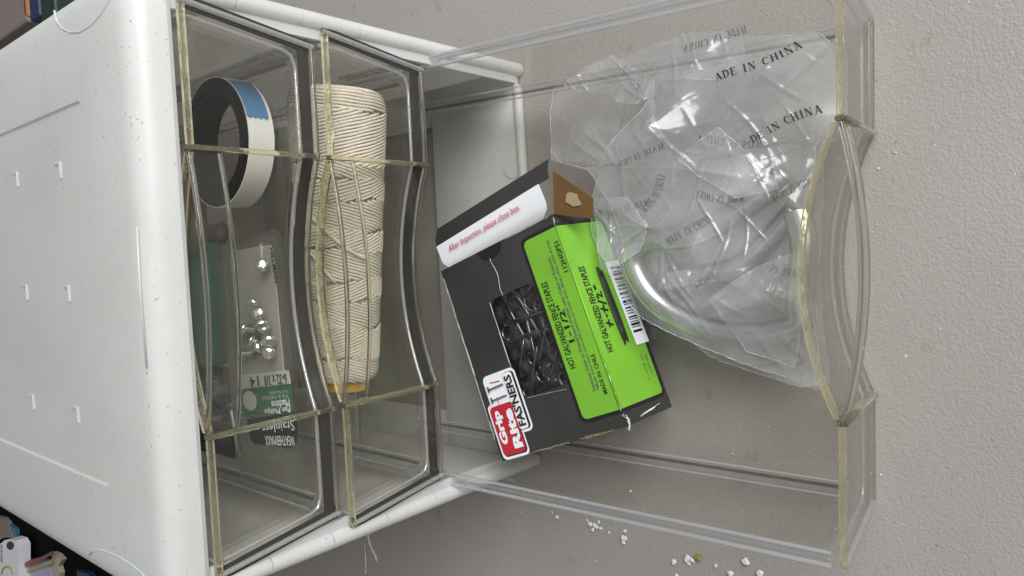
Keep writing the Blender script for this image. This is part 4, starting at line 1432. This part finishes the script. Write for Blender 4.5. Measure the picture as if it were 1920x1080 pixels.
CR = [((1108, 982), 5.5), ((1118, 985), 6), ((1124, 978), 4), ((1102, 975), 3), ((1113, 992), 5), ((1127, 990), 3.5), ((1143, 998), 2.5), ((1173, 995), 4), ((1172, 1008), 7), ((1170, 1016), 5), ((1036, 960), 3), ((1046, 969), 4.5), ((1265, 1053), 5),
      ((1290, 1046), 6), ((1298, 1049), 5), ((1293, 1056), 4), ((1343, 1060), 4), ((1371, 1074), 6), ((1400, 1052), 7), ((1426, 1073), 7), ((1270, 1078), 3.5), ((1183, 920), 3.5), ((1374, 850), 1.6), ((1680, 286), 1.4), ((1648, 316), 1.6), ((1652, 890), 1.5), ((862, 941), 1.6), ((978, 960), 2.2), ((750, 1046), 1.5)]
for i, (px, r) in enumerate(CR):
    p = hit(px, 2, 0.0)
    s_ = r * 0.00028
    o = link_mesh('crumb', *crumb_mesh(100 + i), 'crumb_white', None, False, Matrix.Translation((p[0], p[1], 0.0002)) @ Matrix.Rotation(random.uniform(0, 6), 4, 'Z') @ Matrix.Diagonal((s_ * random.uniform(0.8, 1.5), s_ * random.uniform(0.7, 1.0), s_ * 0.8, 1)))
    if i < 7: tag(o, 'white crumb in the tight cluster beside the open drawer', 'crumb', 'crumbs in the tight cluster')
    elif 7 <= i < 10: tag(o, 'white crumb in the short row of chips near the tight cluster', 'crumb', 'crumbs in the short row')
    elif 12 <= i < 16: tag(o, 'white crumb lying next to the olive yellow crumb', 'crumb', 'crumbs next to the yellow one')
    elif 16 <= i < 21: tag(o, 'white chip scattered between yellow crumb and drawer front corner', 'crumb', 'chips near the drawer front corner')
    elif i == 21: tag(o, 'white chip seen through the open drawer floor near the box', 'crumb')
    else: tag(o, 'tiny white speck alone on the bare table', 'crumb', 'lone white specks on the table')
p = hit((1311, 1044), 2, 0.0)
o = link_mesh('yellow_crumb', *crumb_mesh(77), 'crumb_yellow', None, False, Matrix.Translation((p[0], p[1], 0.0002)) @ Matrix.Diagonal((0.0019, 0.0022, 0.0016, 1)))
tag(o, 'olive yellow crumb among the white crumbs on the table', 'crumb')
gl = empty('glue_drip', 'pale dried glue streaks running from the cabinet upright', 'glue', None, Matrix.Translation(hit((690, 985), 2, 0.0006)))
base = np.array(gl.location)
for pts, r in (([(686, 985), (690, 1000), (692, 1012), (697, 1028), (703, 1040), (707, 1052)], 0.0010), ([(684, 1018), (685, 1035), (686, 1055), (686, 1078)], 0.0005), ([(676, 990), (690, 996), (700, 992)], 0.0014)):
    pp = [np.array(hit(q, 2, 0.0006)) - base for q in pts]
    v, f = tube(smooth_path(pp, 5), r, 7, scale=[random.uniform(0.5, 1.3) for _ in range(5 * (len(pp) - 1) + 1)])
    link_mesh('streak', v, f, 'glue', gl, True)
# two fine hairs on the base plate
for pts in ([(946, 308), (946, 320), (952, 330), (962, 334), (972, 330)], [(996, 306), (998, 312), (995, 320), (991, 326)]):
    pp = [np.array(hit(q, 2, 0.0042)) for q in pts]
    o = link_mesh('hair', *tube(smooth_path(pp, 6), 0.00014, 5), 'hair', None)
    tag(o, 'fine pale fibre lying on the base of the cabinet', 'fibre', 'fibres on the cabinet base')

# ------------------------------------------------------------------ things behind the cabinet
def standing(name, px0, px1, ztop, y_len, mat, label, cat):
    a = hit(px0, 2, ztop); b = hit(px1, 2, ztop)
    y0_, y1_ = min(a[1], b[1]), max(a[1], b[1])
    xl = min(a[0], b[0]) - 0.0
    o = link_mesh(name, *box_mesh(xl, xl + y_len, y0_ + 0.0015, y1_ - 0.0015, 0.0003, ztop, 0.002, 2), mat)
    tag(o, label, cat)


standing('book', (52, 40), (-60, 40), 0.10, 0.20, 'book_pink', 'thick greyish pink book standing behind the cabinet', 'book')
bpy.context.view_layer.update()
for name, pa, pb, mat, lab in (('book', (44, 30), (53, 30), 'book_orange', 'thin orange book standing behind the cabinet'), ('book', (54, 30), (74, 30), 'book_navy', 'navy blue book standing behind the cabinet'), ('book', (75, 30), (104, 30), 'book_green', 'black green book standing behind the cabinet')):
    standing(name, pa, pb, 0.10, 0.18, mat, lab, 'book')
# green cloth heap below the pink book
c = hit((8, 62), 2, 0.03)
V = []
for i in range(21):
    for j in range(21):
        x, y = -0.07 + 0.14 * i / 20, -0.09 + 0.18 * j / 20
        e = max(0, 1 - (x / 0.07) ** 4) * max(0, 1 - (y / 0.09) ** 4)
        V.append((x, y, e * (0.026 + 0.006 * math.sin(x * 90 + y * 60) + 0.005 * math.sin(y * 120 - x * 50))))
F = [(i * 21 + j, (i + 1) * 21 + j, (i + 1) * 21 + j + 1, i * 21 + j + 1) for i in range(20) for j in range(20)]
o = link_mesh('green_cloth', V, F, 'deep_green', None, True, Matrix.Translation((c[0] - 0.035, c[1] - 0.06, 0.0004)))
tag(o, 'dark green cloth heaped in front of the pink book', 'cloth')

# black bin with packets behind the other corner
BZ = 0.07
c0 = hit((-40, 1180), 2, BZ); c1 = hit((190, 1000), 2, BZ)
bn = empty('black_bin', 'low black bin full of packets behind the cabinet', 'bin', None, Matrix.Translation((-0.36, 0.66, 0.0004)))
add_box('bin_floor', (-0.19, 0.19, -0.26, 0.26, 0, 0.004), 'bin_black', bn)
for ext in ((-0.19, -0.186, -0.26, 0.26, 0.0041, 0.055), (0.186, 0.19, -0.26, 0.26, 0.0041, 0.055), (-0.1859, 0.1859, -0.26, -0.256, 0.0041, 0.055), (-0.1859, 0.1859, 0.256, 0.26, 0.0041, 0.055)):
    add_box('bin_wall', ext, 'bin_black', bn)

add_box('bin_lining', (-0.184, 0.184, -0.254, 0.254, 0.0042, 0.044), 'bin_black', bn)


def poly_thing(name, pts, z, th, mat, label, cat, sub=0):
    P = [hit(p, 2, z) for p in pts]
    c = np.mean(P, 0)
    poly = [(p[0] - c[0], p[1] - c[1]) for p in P]
    e = empty(name, label, cat, None, Matrix.Translation((c[0], c[1], z - th)))
    v, f = prism(poly, 0, th)
    link_mesh('body', v, f, mat, e)
    return e, c


tg, c = poly_thing('hang_tag', [(3, 1018), (8, 1013), (18, 1011), (28, 1014), (34, 1024), (35, 1140), (-14, 1140), (-8, 1022)], 0.062, 0.012, 'card_white', 'white card tag with blue dot standing in the black bin', 'tag')


def on_tag(pts, mat, name, h=0.0003):
    P = [hit(p, 2, 0.062 + h) for p in pts]
    link_mesh(name, [(p[0] - c[0], p[1] - c[1], 0.012 + h) for p in P], [tuple(range(len(P)))], mat, tg)


on_tag([(19 + 7 * math.cos(t), 1023 + 8 * math.sin(t)) for t in np.linspace(0, 2 * math.pi, 20)[:-1]], 'book_navy', 'blue_dot')
a = hit((1, 1018), 2, 0.0624); b = hit((1, 1052), 2, 0.0624)
d = Vector((b[0] - a[0], b[1] - a[1], 0))
put_text('lettering', 'ARGE', 'pouch_red', tg, (a[0] - c[0], a[1] - c[1], 0.0124), d, (-d.y, d.x, 0), d.length, 0.0056, 0.02)
pts = [hit((13 + 10 * math.cos(t), 1076 + 14 * math.sin(t)), 2, 0.0626) - np.array([c[0], c[1], 0.050]) for t in np.linspace(math.pi, 2 * math.pi, 14)]
link_mesh('yellow_ring', *tube(pts, 0.0009, 6), 'pouch_yellow', tg, True)
poly_thing('pouch', [(36, 1062), (58, 1052), (88, 1052), (96, 1080), (96, 1140), (36, 1140)], 0.051, 0.006, 'pouch_lilac', 'pale lilac pouch in the black bin', 'pouch')
poly_thing('pouch', [(34, 1068), (50, 1064), (60, 1140), (34, 1140)], 0.0526, 0.0012, 'pouch_blue', 'blue pouch on the lilac pouch in the black bin', 'pouch')
poly_thing('pouch', [(42, 1058), (55, 1050), (78, 1044), (96, 1034), (97, 1040), (70, 1056), (48, 1064)], 0.0560, 0.002, 'pouch_red', 'red strip packet lying over the lilac pouch', 'packet')
poly_thing('pouch', [(36, 1074), (96, 1052), (96, 1057), (50, 1074), (36, 1080)], 0.0538, 0.0010, 'pouch_yellow', 'yellow strip packet crossing the lilac pouch', 'packet')
poly_thing('cloth_wad', [(97, 1036), (106, 1040), (116, 1050), (108, 1062), (112, 1075), (108, 1100), (97, 1100)], 0.050, 0.005, 'cloth_cream', 'cream cloth wad beside the pouches in the black bin', 'cloth')
poly_thing('pouch', [(144, 1070), (165, 1076), (180, 1100), (144, 1100)], 0.050, 0.005, 'book_navy', 'small dark blue packet at the edge of the bin', 'packet')
poly_thing('booklet', [(-10, 968), (6, 972), (13, 980), (24, 1008), (8, 1008), (0, 1012), (-10, 1010)], 0.050, 0.005, 'book_pink', 'greyish pink booklet behind the white tag in the bin', 'booklet')
poly_thing('booklet', [(15, 982), (29, 992), (30, 1012), (26, 1008)], 0.049, 0.004, 'pouch_blue', 'blue booklet edge beside the white tag in the bin', 'booklet')
